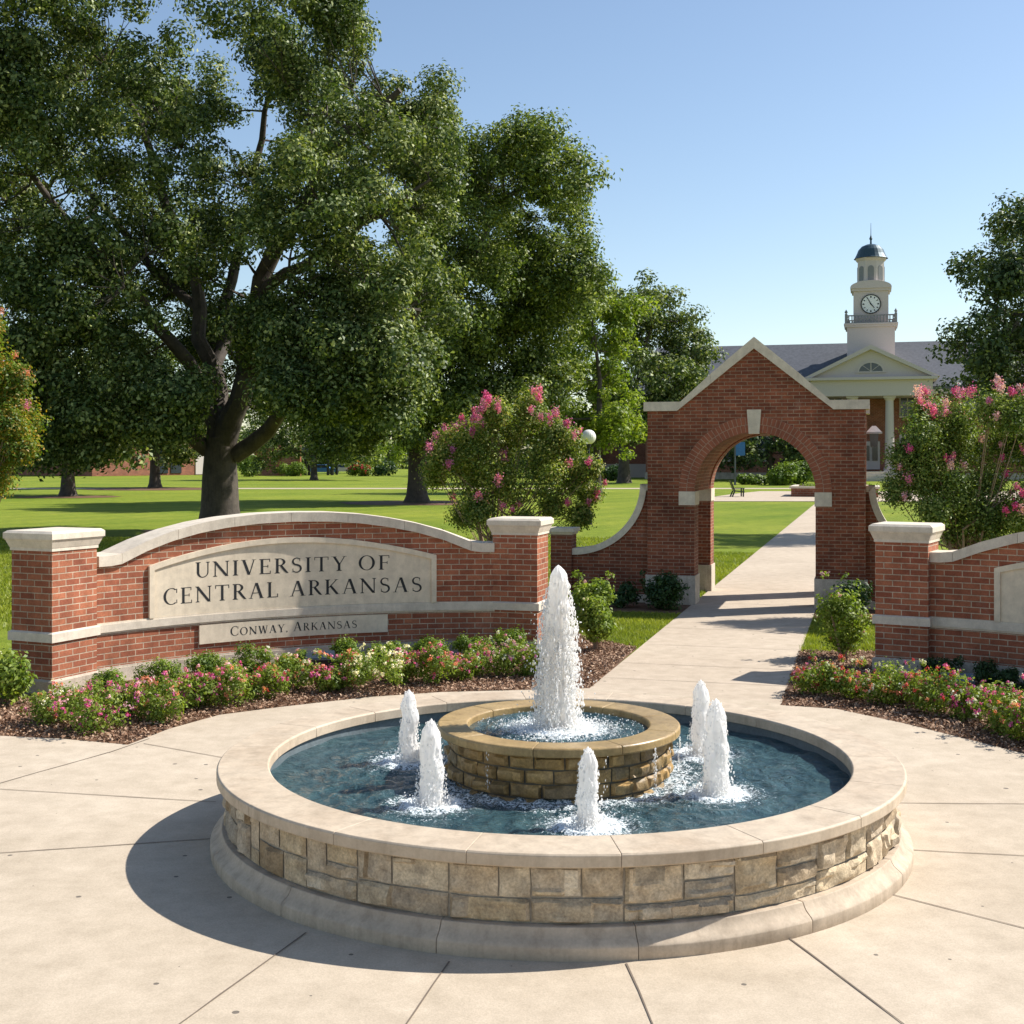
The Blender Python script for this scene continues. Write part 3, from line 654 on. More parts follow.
# ================================================================== WALL WITH THE LETTERING
def arcpt(C0, R, th0, sgn):
    def fn(s, z, d=0.0):      # s metres along the front face, d metres behind it (negative = proud)
        th = th0-sgn*s/R; return Vector((C0[0]+(R+d)*math.cos(th), C0[1]+(R+d)*math.sin(th), z))
    return fn
def strip(mb, fn, s0, s1, zb, zt, d0, d1, n=40, mi=0):
    """solid strip along the arc, zb and zt numbers or functions of s"""
    fb = zb if callable(zb) else (lambda s: zb); ft = zt if callable(zt) else (lambda s: zt)
    for i in range(n):
        a = s0+(s1-s0)*i/n; b = s0+(s1-s0)*(i+1)/n
        q = lambda s, z, d: fn(s, z, d)
        za, zb_, ta, tb = fb(a), fb(b), ft(a), ft(b)
        mb.face([q(a, za, d0), q(b, zb_, d0), q(b, tb, d0), q(a, ta, d0)], [(a, za), (b, zb_), (b, tb), (a, ta)], mi)
        mb.face([q(b, zb_, d1), q(a, za, d1), q(a, ta, d1), q(b, tb, d1)], [(b, zb_), (a, za), (a, ta), (b, tb)], mi)
        mb.face([q(a, ta, d0), q(b, tb, d0), q(b, tb, d1), q(a, ta, d1)], [(a, 0), (b, 0), (b, d1-d0), (a, d1-d0)], mi)
        mb.face([q(b, zb_, d0), q(a, za, d0), q(a, za, d1), q(b, zb_, d1)], [(b, 0), (a, 0), (a, d1-d0), (b, d1-d0)], mi)
        if i == 0: mb.face([q(a, za, d1), q(a, za, d0), q(a, ta, d0), q(a, ta, d1)], [(0, za), (.1, za), (.1, ta), (0, ta)], mi)
        if i == n-1: mb.face([q(b, zb_, d0), q(b, zb_, d1), q(b, tb, d1), q(b, tb, d0)], [(0, zb_), (.1, zb_), (.1, tb), (0, tb)], mi)
def interp(xs, ys):
    def f(s): return float(np.interp(s, xs, ys))
    return f
SL = 5.05
# pillars
def pier(parent, corner, u, v, wu, wv, top=1.735, name='pier'):
    """corner = front corner on the ground, u along the front face, v backwards"""
    c = Vector(corner)
    def rect(e, z, z1, mb, e1=None):
        e1 = e if e1 is None else e1
        def ring(e, z): return [c+u*(-e)+v*(-e)+Vector((0, 0, z)), c+u*(wu+e)+v*(-e)+Vector((0, 0, z)), c+u*(wu+e)+v*(wv+e)+Vector((0, 0, z)), c+u*(-e)+v*(wv+e)+Vector((0, 0, z))]
        mb.hexa(ring(e, z), ring(e1, z1))
    mb = MB(); rect(0, .186, top-.20, mb); p = mb.build(name, M['sign_brick'], parent)
    k = MB(); rect(.03, 0, .165, k); rect(.03, .165, .186, k, .005); k.build('plinth', M['plinth'], p, bevel=.004)
    k = MB(); rect(.028, .575, .665, k); rect(.028, .665, .68, k, .005); k.build('string_course', M['cast'], p, bevel=.004)
    k = MB(); rect(.012, top-.21, top-.175, k); rect(.016, top-.175, top-.10, k, .045); rect(.05, top-.10, top-.085, k); rect(.062, top-.085, top-.025, k); rect(.062, top-.025, top, k, .03)
    k.build('pier_cap', M['cast'], p, bevel=.005)
    return p
LETTER = {}
def glyph(ch):
    T_, t_ = .125, .045; sh = .035; se = .07; out = []
    def rect(x0, y0, x1, y1): out.append([(x0, y0), (x1, y0), (x1, y1), (x0, y1)])
    def stem(x, w=T_, y0=0., y1=1., s0=True, s1=True, sl=se, sr=se):
        rect(x, y0, x+w, y1)
        for on, yy, sg in ((s0, y0, 1), (s1, y1, -1)):
            if on:
                a = [(x-sl, yy), (x+w+sr, yy), (x+w+sr, yy+sg*sh*.6), (x+w+.01, yy+sg*sh*1.9), (x-.01, yy+sg*sh*1.9), (x-sl, yy+sg*sh*.6)]
                out.append(a if sg > 0 else a[::-1])
    def diag(x0, y0, x1, y1, w): out.append([(x0-w/2, y0), (x0+w/2, y0), (x1+w/2, y1), (x1-w/2, y1)])
    def ser(xc, y, w): sg = 1 if y < .5 else -1; a = [(xc-w/2, y), (xc+w/2, y), (xc+w/2, y+sg*sh*.7), (xc-w/2, y+sg*sh*.7)]; out.append(a if sg > 0 else a[::-1])
    def ringp(cx, cy, ro, so, ri, si, a0, a1, n=28):
        for i in range(n):
            a = math.radians(a0+(a1-a0)*i/n); b = math.radians(a0+(a1-a0)*(i+1)/n)
            out.append([(cx+ri*math.cos(a), cy+si*math.sin(a)), (cx+ro*math.cos(a), cy+so*math.sin(a)), (cx+ro*math.cos(b), cy+so*math.sin(b)), (cx+ri*math.cos(b), cy+si*math.sin(b))])
    def stroke(pts, ws):
        L_, R_ = [], []
        for i, p in enumerate(pts):
            a = pts[max(i-1, 0)]; b = pts[min(i+1, len(pts)-1)]; dx, dy = b[0]-a[0], b[1]-a[1]; l = math.hypot(dx, dy) or 1; nx, ny = -dy/l*ws[i]/2, dx/l*ws[i]/2
            L_.append((p[0]+nx, p[1]+ny)); R_.append((p[0]-nx, p[1]-ny))
        for i in range(len(pts)-1): out.append([R_[i], R_[i+1], L_[i+1], L_[i]])
    def endser(x, y0, y1, w=.035): rect(x-w/2, y0, x+w/2, y1)
    if ch == 'I': stem(.09); w = .3
    elif ch == 'U':
        stem(.08, y0=.34, s0=False); stem(.60, .055, y0=.34, s0=False); ringp(.3675, .34, .2875, .355, .1625, .30, 180, 270); ringp(.3675, .34, .2875, .355, .2325, .30, 270, 360); w = .74
    elif ch == 'N': stem(.09, .055, s1=False, sl=.08); stem(.68, .055, s0=False); diag(.085, 1, .69, 0, .15); ser(.04, 1, .12); w = .83
    elif ch == 'V': diag(.12, 1, .385, 0, .14); diag(.63, 1, .40, 0, .05); ser(.12, 1, .27); ser(.63, 1, .2); w = .74
    elif ch == 'W': diag(.12, 1, .32, 0, .13); diag(.52, 1, .34, 0, .05); diag(.52, 1, .72, 0, .13); diag(.93, 1, .74, 0, .05); ser(.12, 1, .26); ser(.52, 1, .2); ser(.93, 1, .19); w = 1.03
    elif ch == 'E': stem(.09, sr=.03); rect(.2, 0, .56, t_); rect(.2, 1-t_, .53, 1); rect(.2, .49, .44, .49+t_*.9); endser(.56, 0, .2); endser(.53, .8, 1); endser(.44, .42, .6); w = .62
    elif ch == 'F': stem(.09); rect(.2, 1-t_, .53, 1); rect(.2, .47, .44, .47+t_*.9); endser(.53, .8, 1); endser(.44, .40, .58); w = .58
    elif ch == 'L': stem(.09, sr=.03); rect(.2, 0, .54, t_); endser(.545, 0, .23); w = .59
    elif ch == 'T': stem(.31, s1=False); rect(.03, 1-t_, .715, 1); endser(.045, .78, 1); endser(.70, .78, 1); w = .74
    elif ch == 'R':
        stem(.09); ringp(.26, .75, .29, .25, .165, .205, -90, 90); rect(.2, 1-t_, .27, 1); rect(.2, .5, .27, .5+t_); stroke([(.33, .51), (.45, .3), (.58, .09), (.68, .012)], [.13, .13, .12, .03]); rect(.56, 0, .7, .022); w = .69
    elif ch == 'Y': diag(.12, 1, .37, .46, .135); diag(.64, 1, .40, .46, .05); stem(.31, y1=.5, s1=False); ser(.12, 1, .27); ser(.64, 1, .2); w = .73
    elif ch == 'O': ringp(.43, .5, .40, .52, .27, .475, 0, 360, 44); w = .86
    elif ch == 'C': ringp(.43, .5, .40, .52, .27, .475, 52, 308, 36); endser(.69, .70, .96, .04); endser(.695, .06, .28, .03); w = .74
    elif ch == 'A': diag(.38, 1, .64, 0, .14); diag(.36, 1, .10, 0, .05); rect(.18, .33, .55, .33+t_*.9); ser(.10, 0, .2); ser(.645, 0, .25); w = .76
    elif ch == 'K': stem(.09); stroke([(.2, .44), (.4, .7), (.6, .99)], [.05, .05, .05]); stroke([(.30, .57), (.45, .33), (.60, .08), (.66, .01)], [.12, .13, .13, .06]); ser(.59, 1, .2); ser(.66, 0, .2); w = .74
    elif ch == 'S':
        pts, ws = [], []
        for i in range(17): a = math.radians(38+(270-38)*i/16); pts.append((.28+.185*math.cos(a), .755+.225*math.sin(a))); ws.append(.05+.075*(i/16)**1.3)
        for i in range(1, 18): a = math.radians(90-(90+145)*i/17); pts.append((.28+.205*math.cos(a), .265+.245*math.sin(a))); ws.append(.125-.075*(i/17)**1.1)
        stroke(pts, ws); endser(.435, .76, .97, .03); endser(.10, .05, .27, .03); w = .56
    elif ch == '.': ringp(.1, .06, .065, .065, 0, 0, 0, 360, 12); w = .2
    elif ch == ',': ringp(.1, .06, .065, .065, 0, 0, 0, 360, 12); stroke([(.14, .05), (.12, -.06), (.06, -.14)], [.05, .04, .015]); w = .2
    else: w = .36
    return out, w
def lettering(text, fn, s_left, s_right, z, h, d, parent, caps=None):
    adv = []; tr = .13
    for i, ch in enumerate(text):
        k = (caps or {}).get(i, 1.0); p, w = glyph(ch); adv.append((p, w*k+(tr if ch != ' ' else tr*.6), k))
    tot = sum(a[1] for a in adv)-tr; sx = (s_right-s_left)/tot; s = s_left; mb = MB(); n = 0
    for p, w, k in adv:
        for poly in p:
            n += 1; dd = d-.0012-.00002*(n % 9); mb.poly_extrude([(s+x*k*sx, z+y*k*h) for x, y in poly], lambda u_, v_, q: fn(u_, v_, q), dd, d+.002)
        s += w*sx
    return mb.build('lettering', M['ink'], parent)

def sign_wall(name, C0, R, th0, label, mirror=False, text=True, base=(0, 0, 0)):
    root = empty(name, base); tag(root, label, 'sign wall')
    f0 = arcpt(C0, R, th0, 1)
    fn = f0
    sgn = (lambda s: s)
    def sm(xs): return xs
    # s runs left to right seen from the front
    xs = [0, .16, .30, .62, .95, 1.30, 1.65, 2.05, 2.5, 2.95, 3.35, 3.70, 4.05, 4.4, 4.75, 4.89, 5.05]
    hs = [1.42, 1.42, 1.435, 1.56, 1.66, 1.738, 1.79, 1.825, 1.838, 1.83, 1.80, 1.75, 1.68, 1.58, 1.44, 1.42, 1.42]
    top = interp(xs, hs); cth = .115
    mb = MB(); strip(mb, fn, 0, SL, .186, lambda s: top(s)-cth, 0, .34, 60); mb.build('brick_wall', M['sign_brick'], root)
    mb = MB(); strip(mb, fn, 0, SL, 0, .165, -.03, .37, 40); strip(mb, lambda s, z, d: fn(s, z, d), 0, SL, .165, .1865, -.012, .352, 40); mb.build('plinth', M['plinth'], root)
    mb = MB(); strip(mb, fn, 0, SL, .575, .66, -.03, .001, 40); strip(mb, fn, 0, SL, .66, .676, -.018, .001, 40); strip(mb, fn, 0, SL, .553, .575, -.012, .001, 40); mb.build('string_course', M['cast'], root)
    mb = MB()
    cuts = [0, .30, 1.02, 1.74, 2.46, 3.18, 3.9, 4.75, SL]
    for a, b_ in zip(cuts[:-1], cuts[1:]): strip(mb, fn, a+.002, b_-.002, lambda s: top(s)-cth, top, -.045, .385, 14)
    mb.build('coping', M['cast'], root)
    pa, pb = (.66, 4.31) if text else (.76, 4.30); zc = lambda s: 1.27+.262*math.sin(math.pi*(s-pa)/(pb-pa))**.9 if pa < s < pb else 1.27
    mb = MB(); strip(mb, fn, pa+.06, pb-.06, .678, lambda s: zc(s)-.03, -.012, .001, 60); panel = mb.build('sign_panel', M['panel'], root)
    mb = MB(); strip(mb, fn, pa, pa+.065, .677, lambda s: zc(s), -.034, .0005, 4); strip(mb, fn, pb-.065, pb, .677, lambda s: zc(s), -.034, .0005, 4)
    strip(mb, fn, pa+.065, pb-.065, lambda s: zc(s)-.065, zc, -.034, .0005, 60); mb.build('panel_frame', M['panel'], panel)
    qa, qb = 1.30, 3.69
    if text: 
        lettering('UNIVERSITY OF', fn, 1.25, 3.72, 1.10, .18, -.012, panel)
        lettering('CENTRAL ARKANSAS', fn, .84, 4.13, .812, .185, -.012, panel)
        mb = MB(); strip(mb, fn, qa, qb, .318, .538, -.022, .001, 30); pl_ = mb.build('name_plate', M['panel'], root, bevel=0)
        lettering('CONWAY, ARKANSAS', fn, 1.69, 3.30, .385, .092, -.022, pl_, {0: 1.2, 8: 1.2})
    return root, fn
LC = (-.14, 10.76); LR = 5.51
thA = math.atan2(14.04-LC[1], -4.55-LC[0])
wallL, fnL = sign_wall('sign_wall', LC, LR, thA, 'curved red brick wall with arched stone panel reading UNIVERSITY OF CENTRAL ARKANSAS', base=(-2.4, 15.8, 0))
u = Vector((.41, .912, 0)).normalized(); v = Vector((-u.y, u.x, 0))
pier(wallL, (-4.79, 13.33, 0), u, v, .66, .56)
pier(wallL, Vector((-.245, 16.27, 0)), RR, DR, .585, .56)
# right wall: same wall on the other side of the path
RC = (2.03, 9.96)
th1 = math.atan2(14.72-RC[1], 4.76-RC[0])
wallR, fnR = sign_wall('sign_wall', RC, LR, th1, 'curved red brick wall at the right edge with a blank stone panel, shaded by the sun behind', text=False, base=(6, 13.8, 0))
u = Vector((.87, -.5, 0)).normalized(); v = Vector((-u.y, u.x, 0))
pier(wallR, (4.23, 14.91, 0), u, v, .60, .56)
endp = fnR(SL, 0, 0); u2 = Vector((fnR(SL, 0).x-fnR(SL-.1, 0).x, fnR(SL, 0).y-fnR(SL-.1, 0).y, 0)).normalized(); v2 = Vector((-u2.y, u2.x, 0))
pier(wallR, endp-v2*.03, u2, v2, .60, .56)

# ================================================================== GATEWAY
gate = empty('brick_gateway', A(-1.88, 22.5)); tag(gate, 'gabled red brick gateway arch with stone keystone spanning the path', 'gateway')
rc = -1.88
def wall_fn(t0):
    return lambda r, z, d: A(r, t0+d, z)
def gate_wall(t0, th, ring=True):
    fn = wall_fn(t0); mb = MB(); n = 48
    Rr = 1.0; zs = 1.93
    def roofz(r):
        x = abs(r-rc); return 4.33-.80*x if x < 1.29 else 3.298
    # piers
    for s in (-1, 1):
        a, b_ = (rc-1.8, rc-1.0) if s < 0 else (rc+1.0, rc+1.8)
        mb.poly_extrude([(a, .50), (b_, .50), (b_, zs), (a, zs)], fn, 0, th)
        br = (rc-1.8, rc-1.29, rc-1.0) if s < 0 else (rc+1.0, rc+1.29, rc+1.8)
        for x0, x1 in zip(br[:-1], br[1:]): mb.poly_extrude([(x0, zs), (x1, zs), (x1, roofz(x1)), (x0, roofz(x0))], fn, 0, th)
    for i in range(n):
        a0 = math.pi*(1-i/n); a1 = math.pi*(1-(i+1)/n); x0, x1 = rc+Rr*math.cos(a0), rc+Rr*math.cos(a1); z0, z1 = zs+Rr*math.sin(a0), zs+Rr*math.sin(a1)
        mb.poly_extrude([(x0, z0), (x1, z1), (x1, roofz(x1)), (x0, roofz(x0))], fn, 0, th)
    w = mb.build('gate_wall', M['gate_brick_shaded'], gate)
    # voussoir ring: two courses of header bricks standing proud
    mb = MB(); mb2 = MB(); mj = MB()
    for c_, (ri, ro) in enumerate(((1.0, 1.125), (1.135, 1.26))):
        nb = 46 if c_ == 0 else 52
        for i in range(nb):
            a0 = math.pi*i/nb+.0045; a1 = math.pi*(i+1)/nb-.0045
            if abs((a0+a1)/2-math.pi/2) < .085: continue
            (mb if a0 < math.pi/2 else mb2).poly_extrude([(rc+ri*math.cos(a0), zs+ri*math.sin(a0)), (rc+ro*math.cos(a0), zs+ro*math.sin(a0)), (rc+ro*math.cos(a1), zs+ro*math.sin(a1)), (rc+ri*math.cos(a1), zs+ri*math.sin(a1))], fn, -.012, .06)
    for i in range(60):
        a0 = math.pi*i/60; a1 = math.pi*(i+1)/60
        mj.poly_extrude([(rc+1.003*math.cos(a0), zs+1.003*math.sin(a0)), (rc+1.262*math.cos(a0), zs+1.262*math.sin(a0)), (rc+1.262*math.cos(a1), zs+1.262*math.sin(a1)), (rc+1.003*math.cos(a1), zs+1.003*math.sin(a1))], fn, -.006, .05)
    mb.build('arch_ring', M['ringbrick'], w); mb2.build('arch_ring', M['ringbrick'], w); mj.build('arch_mortar', M['ringmortar'], w)
    mb = MB(); mb.poly_extrude([(rc-.088, 2.905), (rc+.088, 2.905), (rc+.118, 3.31), (rc-.118, 3.31)], fn, -.045, .1); mb.build('keystone', M['cast'], w, bevel=.004)
    for s in (-1, 1):
        x0, x1 = (rc-1.262, rc-.985) if s < 0 else (rc+.985, rc+1.262)
        mb = MB(); mb.poly_extrude([(x0, 1.70), (x1, 1.70), (x1, 1.932), (x0, 1.932)], fn, -.025, th+.01); mb.build('impost_block', M['cast'], w, bevel=.004)
        x0, x1 = (rc-1.83, rc-.98) if s < 0 else (rc+.98, rc+1.83)
        mb = MB(); mb.poly_extrude([(x0, 0), (x1, 0), (x1, .505), (x0, .505)], fn, -.03, th+.03); mb.build('plinth', M['plinth'], w, bevel=.006)
    mb = MB(); e0, e1 = -.05, th+.05; pk = 4.33; sh = rc-1.29; zz = 3.30
    for s in (-1, 1):
        X = lambda x: rc+s*x
        def pe(poly): 
            if s < 0: poly = poly[::-1]
            mb.poly_extrude([(X(a), b_) for a, b_ in poly], fn, e0, e1)
        pe([(1.29, zz), (1.86, zz), (1.86, zz+.155), (1.232, zz+.155)])
        mid = .72
        pe([(mid+.003, 4.33-.8*(mid+.003)), (1.29, zz), (1.232, zz+.155), (mid+.003, 4.53-.82*(mid+.003)-.018)])
        pe([(0, 4.33), (mid, 4.33-.8*mid), (mid, 4.53-.82*mid-.018), (0, 4.525)])
    mb.build('gable_coping', M['cast'], w, bevel=.005)
M['ringbrick'] = stone_mat('ring brick', (.34, .112, .06), (.22, .072, .042), stain=.8, bs=.5)
M['ringmortar'] = stone_mat('ring mortar', (.48, .35, .26))
gate_wall(21.71, .52); gate_wall(24.0, .5)
# vault and roof between the two walls
mb = MB(); fn = wall_fn(22.23); Ls = 1.77
for i in range(32):
    a0 = math.pi*i/32; a1 = math.pi*(i+1)/32
    p = [(1.02, a0), (1.14, a0), (1.14, a1), (1.02, a1)]
    mb.poly_extrude([(rc+r*math.cos(a), 1.93+r*math.sin(a)) for r, a in p], fn, 0.001, Ls-.001)
for s in (-1, 1):
    x0, x1 = (rc-1.75, rc-1.14) if s < 0 else (rc+1.14, rc+1.75)
    mb.poly_extrude([(x0, 2.75), (x1, 2.75), (x1, 3.22), (x0, 3.22)], fn, 0.001, Ls-.001)
mb.poly_extrude([(rc-1.75, 3.221), (rc+1.75, 3.221), (rc+1.75, 3.29), (rc-1.75, 3.29)], fn, 0.001, Ls-.001)
mb.build('vault', M['gate_brick_shaded'], gate)
# small lantern on the right flank
lan = empty('wall_lantern', A(rc+1.8, 21.95, 2.6)); tag(lan, 'small white hooded lantern on the right flank of the brick gateway', 'lantern')
mb = MB(); c = A(rc+1.8+.13, 21.95, 0)
mb.tube([A(rc+1.8, 21.95, 2.93), A(rc+1.98, 21.95, 2.98)], .015, 6); mb.build('bracket', M['black_metal'], lan)
mb = MB(); mb.box((c.x, c.y, 2.9), (.26, .26, .03), AXROT); mb.box((c.x, c.y, 2.93), (.24, .24, .10), AXROT, taper=.25); mb.build('hood', M['white_paint'], lan)
mb = MB(); mb.box((c.x, c.y, 2.68), (.11, .11, .22), AXROT, taper=1.35); mb.build('lamp_glass', M['glass'], lan)
for sx_ in (-1, 1):
    for sy_ in (-1, 1):
        pass

# curved wing walls with a small end pier
def wing(sgn, label):
    root = empty('wing_wall', A(rc+sgn*2.5, 22.0)); tag(root, label, 'brick wall', 'curved wing walls of the gateway')
    fn = wall_fn(21.86); r0 = 1.8; r1 = 1.95; r2 = 3.15
    def topz(x):
        if x <= r1: return 2.05
        k = (r2-x)/(r2-r1); return 2.05-1.13*math.sqrt(max(0, 1-min(1, k)**2)) if k < 1 else 2.05
    def P2(x, z): return (rc+sgn*x, z)
    xs = [r0]+[r2-(r2-r1)*math.cos(math.pi/2*i/26) for i in range(27)]
    # curve points (centre line along the top)
    curve = [(r0+.0, 2.05)]+[(r1+ (r2-r1)*(1-math.cos(math.pi/2*i/26)), 2.05-1.13*math.sin(math.pi/2*i/26)) for i in range(27)]
    th = .11
    inner = [(r0, 2.05-th)]+[(r1-.0+(r2-r1+0)*(1-math.cos(math.pi/2*i/26))-th*math.cos(math.pi/2*i/26), 2.05-th*math.sin(math.pi/2*i/26)-1.13*math.sin(math.pi/2*i/26)) for i in range(27)]
    mb = MB(); mc = MB()
    for i in range(len(curve)-1):
        a, b_ = curve[i], curve[i+1]; c_, d_ = inner[i], inner[i+1]
        q = [P2(*c_), P2(*d_), P2(*b_), P2(*a)]
        if i == 0: q = [P2(r0, 2.05-th), P2(inner[1][0], 2.05-th), P2(*b_), P2(*a)]
        if sgn < 0: q = q[::-1]
        mc.poly_extrude(q, fn, -.035, .375)
        x0, x1 = max(r0, c_[0]), max(r0, d_[0])
        if x1-x0 > 1e-4:
            z0_ = c_[1]; z1_ = d_[1]; q = [P2(x0, .15), P2(x1, .15), P2(x1, z1_), P2(x0, z0_)]
            if sgn < 0: q = q[::-1]
            mb.poly_extrude(q, fn, 0, .34)
    mb.build('brick_wall', M['gate_brick_shaded'], root); mc.build('coping', M['cast'], root)
    mb = MB(); q = [P2(r0, 0), P2(r2, 0), P2(r2, .15), P2(r0, .15)]; q = q if sgn > 0 else q[::-1]; mb.poly_extrude(q, fn, -.02, .36); mb.build('plinth', M['plinth'], root)
    cx = rc+sgn*(r2+.19); c = A(cx, 21.99)
    mb = MB(); mb.box((c.x, c.y, 0), (.37, .40, 1.16), AXROT); p = mb.build('end_pier', M['gate_brick_shaded'], root)
    mb = MB(); mb.box((c.x, c.y, 1.16), (.40, .43, .05), AXROT, taper=1.12); mb.box((c.x, c.y, 1.21), (.48, .51, .065), AXROT); mb.build('pier_cap', M['cast'], p, bevel=.004)
wing(-1, 'curved brick wing wall sweeping down left of the gateway to a small pier')
wing(1, 'curved brick wing wall right of the gateway, mostly hidden by a pillar and myrtle')

# ================================================================== MAIN BUILDING (frame: centre on the axis, t = 150)
hall = empty('campus_hall', A(0, 155)); tag(hall, 'long brick hall with white columned portico, grey roof and clock tower', 'building')
S = .1172*1.0
def hb(name, boxes, mat, parent=hall, bevel=0):
    mb = MB()
    for (r, t, z, w, d, h) in boxes: c = A(r, t, z); mb.box((c.x, c.y, z), (w, d, h), AXROT)
    return mb.build(name, mat, parent)
t0 = 152.0; hw = 30
walls = hb('wall', [(-2, t0+8, 0, 48, 15.8, 10.6)], M['far_brick'])
hb('stone_base', [(-2, t0+8, 0, 48.2, 16.0, .8)], M['plinth'], hall)
# windows on the main front and in the portico
for fl, zc in ((0, 2.2), (1, 7.2)):
    for r in list(range(-24, -9, 4))+[-4.0, 4.0]+list(range(11, 22, 4)):
        c = A(r, t0+.06, 0)
        mb = MB(); mb.box((A(r, t0+.04).x, A(r, t0+.04).y, zc-.12), (1.75, .2, 2.9 if fl else 3.1), AXROT)
        fr = mb.build('window', M['white_paint'], walls)
        mb = MB()
        for sx_ in (-.4, .4):
            for k in range(2):
                q = A(r+sx_, t0-.09); mb.box((q.x, q.y, zc+.05+k*1.32), (.66, .06, 1.2), AXROT)
        mb.build('pane', M['glass'], fr)
door = hb('door', [(0, t0-.1, 1.2, 2.0, .3, 3.2)], M['white_paint'])
hb('door_glass', [(-.45, t0-.3, 2.2, .6, .06, 1.7), (.45, t0-.3, 2.2, .6, .06, 1.7)], M['glass'], door)
# main roof (hip to the ends)
mb = MB(); rw0, rw1, tf, tb, ze, zr = -27, 23, t0-.7, t0+17, 10.6, 16.4; tm = (tf+tb)/2
a, b_, c, d = A(rw0, tf, ze), A(rw1, tf, ze), A(rw1, tb, ze), A(rw0, tb, ze); e, f = A(rw0+1, tm, zr), A(rw1-1, tm, zr)
for q in ([a, b_, f, e], [c, d, e, f], [b_, c, f], [d, a, e]): mb.face(q, [(p.x, p.z) for p in q])
lo = [p-Vector((0, 0, .35)) for p in (a, b_, c, d)]
mb.face(lo[::-1]); mb.face([lo[0], lo[1], b_, a]); mb.face([lo[1], lo[2], c, b_]); mb.face([lo[3], lo[0], a, d]); mb.face([lo[2], lo[3], d, c])
roof = mb.build('roof', M['roof_slate'], hall)
hb('eaves_cornice', [(-2, t0-.35, 9.75, 49.2, .5, .5)], M['white_paint'], roof)
# portico
pt = t0-6.5; pw = 9.6
port = empty('portico', (0, 0, 0)); port.parent = hall; port.matrix_parent_inverse = Matrix.Translation(-hall.location)
bpy.data.objects.remove(port)
port = hb('portico', [(0, t0-3.3, 9.3, 12.9, 6.4, 1.75)], M['white_paint'])
hb('cornice', [(0, t0-3.3, 11.05, 13.9, 7.4, .3)], M['white_paint'], port)
mb = MB(); fnp = wall_fn(pt+.1)
mb.poly_extrude([(-6.6, 11.35), (6.6, 11.35), (0, 14.5)], fnp, .25, 6.6); mb.build('pediment', M['white_paint'], port)
mb = MB(); mb.poly_extrude([(-7.2, 11.35), (-6.4, 11.35), (0, 14.4), (0, 14.9)], fnp, -.35, 7); mb.poly_extrude([(6.4, 11.35), (7.2, 11.35), (0, 14.9), (0, 14.4)], fnp, -.35, 7); mb.build('raking_cornice', M['white_paint'], port)
mb = MB(); mb.poly_extrude([(1.25*math.cos(math.pi*i/14), 12.0+.95*math.sin(math.pi*i/14)) for i in range(15)], fnp, .18, .3); lun = mb.build('lunette', M['glass'], port)
mb = MB()
for i in range(14):
    a0, a1 = math.pi*i/14, math.pi*(i+1)/14
    mb.poly_extrude([(1.25*math.cos(a0), 12.0+.95*math.sin(a0)), (1.45*math.cos(a0), 12.0+1.12*math.sin(a0)), (1.45*math.cos(a1), 12.0+1.12*math.sin(a1)), (1.25*math.cos(a1), 12.0+.95*math.sin(a1))], fnp, .12, .3)
for k in (45, 90, 135): q = math.radians(k); mb.poly_extrude([(-.04*math.sin(q), 12.0), (.04*math.sin(q)+.02, 12.0), (1.25*math.cos(q)+.04, 12.0+.95*math.sin(q)), (1.25*math.cos(q)-.04, 12.0+.95*math.sin(q))], fnp, .15, .2)
mb.poly_extrude([(-1.6, 11.86), (1.6, 11.86), (1.6, 11.998), (-1.6, 11.998)], fnp, .1, .3)
mb.build('lunette_frame', M['white_paint'], lun)
for r in (-5.9, -1.97, 1.97, 5.9):
    c = A(r, pt+.9); mb = MB(); mb.lathe([(.62, 1.2), (.62, 1.45), (.5, 1.5), (.5, 4), (.43, 8.8), (.52, 8.9), (.62, 9.08)], (c.x, c.y), 20); mb.box((c.x, c.y, 9.08), (1.3, 1.3, .2), AXROT)
    mb.box((c.x, c.y, 1.0), (1.35, 1.35, .2), AXROT); mb.build('column', M['white_paint'], port, smooth=True)
hb('steps', [(0, t0-3.6, 0, 14.2, 8.5, 1.0), (0, t0-8.2, 0, 12, 1.2, .66), (0, t0-8.8, 0, 12, 1.2, .33)], M['cast'])
# clock tower, centred behind the pediment
tt = t0+3.5; kk = (tt*.963)/F
def tb(name, specs, mat, parent, rot8=False): return hb(name, [(0, tt, z, w, w, h) for z, w, h in specs], mat, parent)
zy = lambda py: 2.5+(HORIZ-py)*kk
tower = tb('clock_tower', [(12.0, 5.3, zy(329)-12)], M['white_paint'], hall)
tb('tower_cornice', [(zy(329), 5.75, .25), (zy(329)+.25, 6.0, .18)], M['white_paint'], tower)
zb = zy(329)+.43; posts = [(sx_*2.75, sy_*2.75) for sx_ in (-1, 1) for sy_ in (-1, 1)]
mb = MB()
for (x, y) in posts: c = A(x, tt+y); mb.box((c.x, c.y, zb), (.3, .3, 1.1), AXROT); mb.lathe([(.05, zb+1.1), (.2, zb+1.3), (.05, zb+1.55), (0, zb+1.65)], (c.x, c.y), 10)
for s in (-1, 1):
    for k in range(15):
        q = -2.45+k*.35
        for (x, y) in ((q, s*2.75), (s*2.75, q)): c = A(x, tt+y); mb.box((c.x, c.y, zb+.1), (.12, .12, .72), AXROT)
    for (x, y, w, d) in ((0, s*2.75, 5.2, .16), (s*2.75, 0, .16, 5.2)):
        c = A(x, tt+y); mb.box((c.x, c.y, zb+.82), (w, d, .14), AXROT); mb.box((c.x, c.y, zb), (w, d, .1), AXROT)
mb.build('balustrade', M['louver'], tower)
cs = tb('clock_stage', [(zb, 3.9, zy(291)-zb)], M['white_paint'], tower)
tb('stage_cornice', [(zy(293), 4.3, .3), (zy(293)+.3, 4.6, .15)], M['white_paint'], tower)
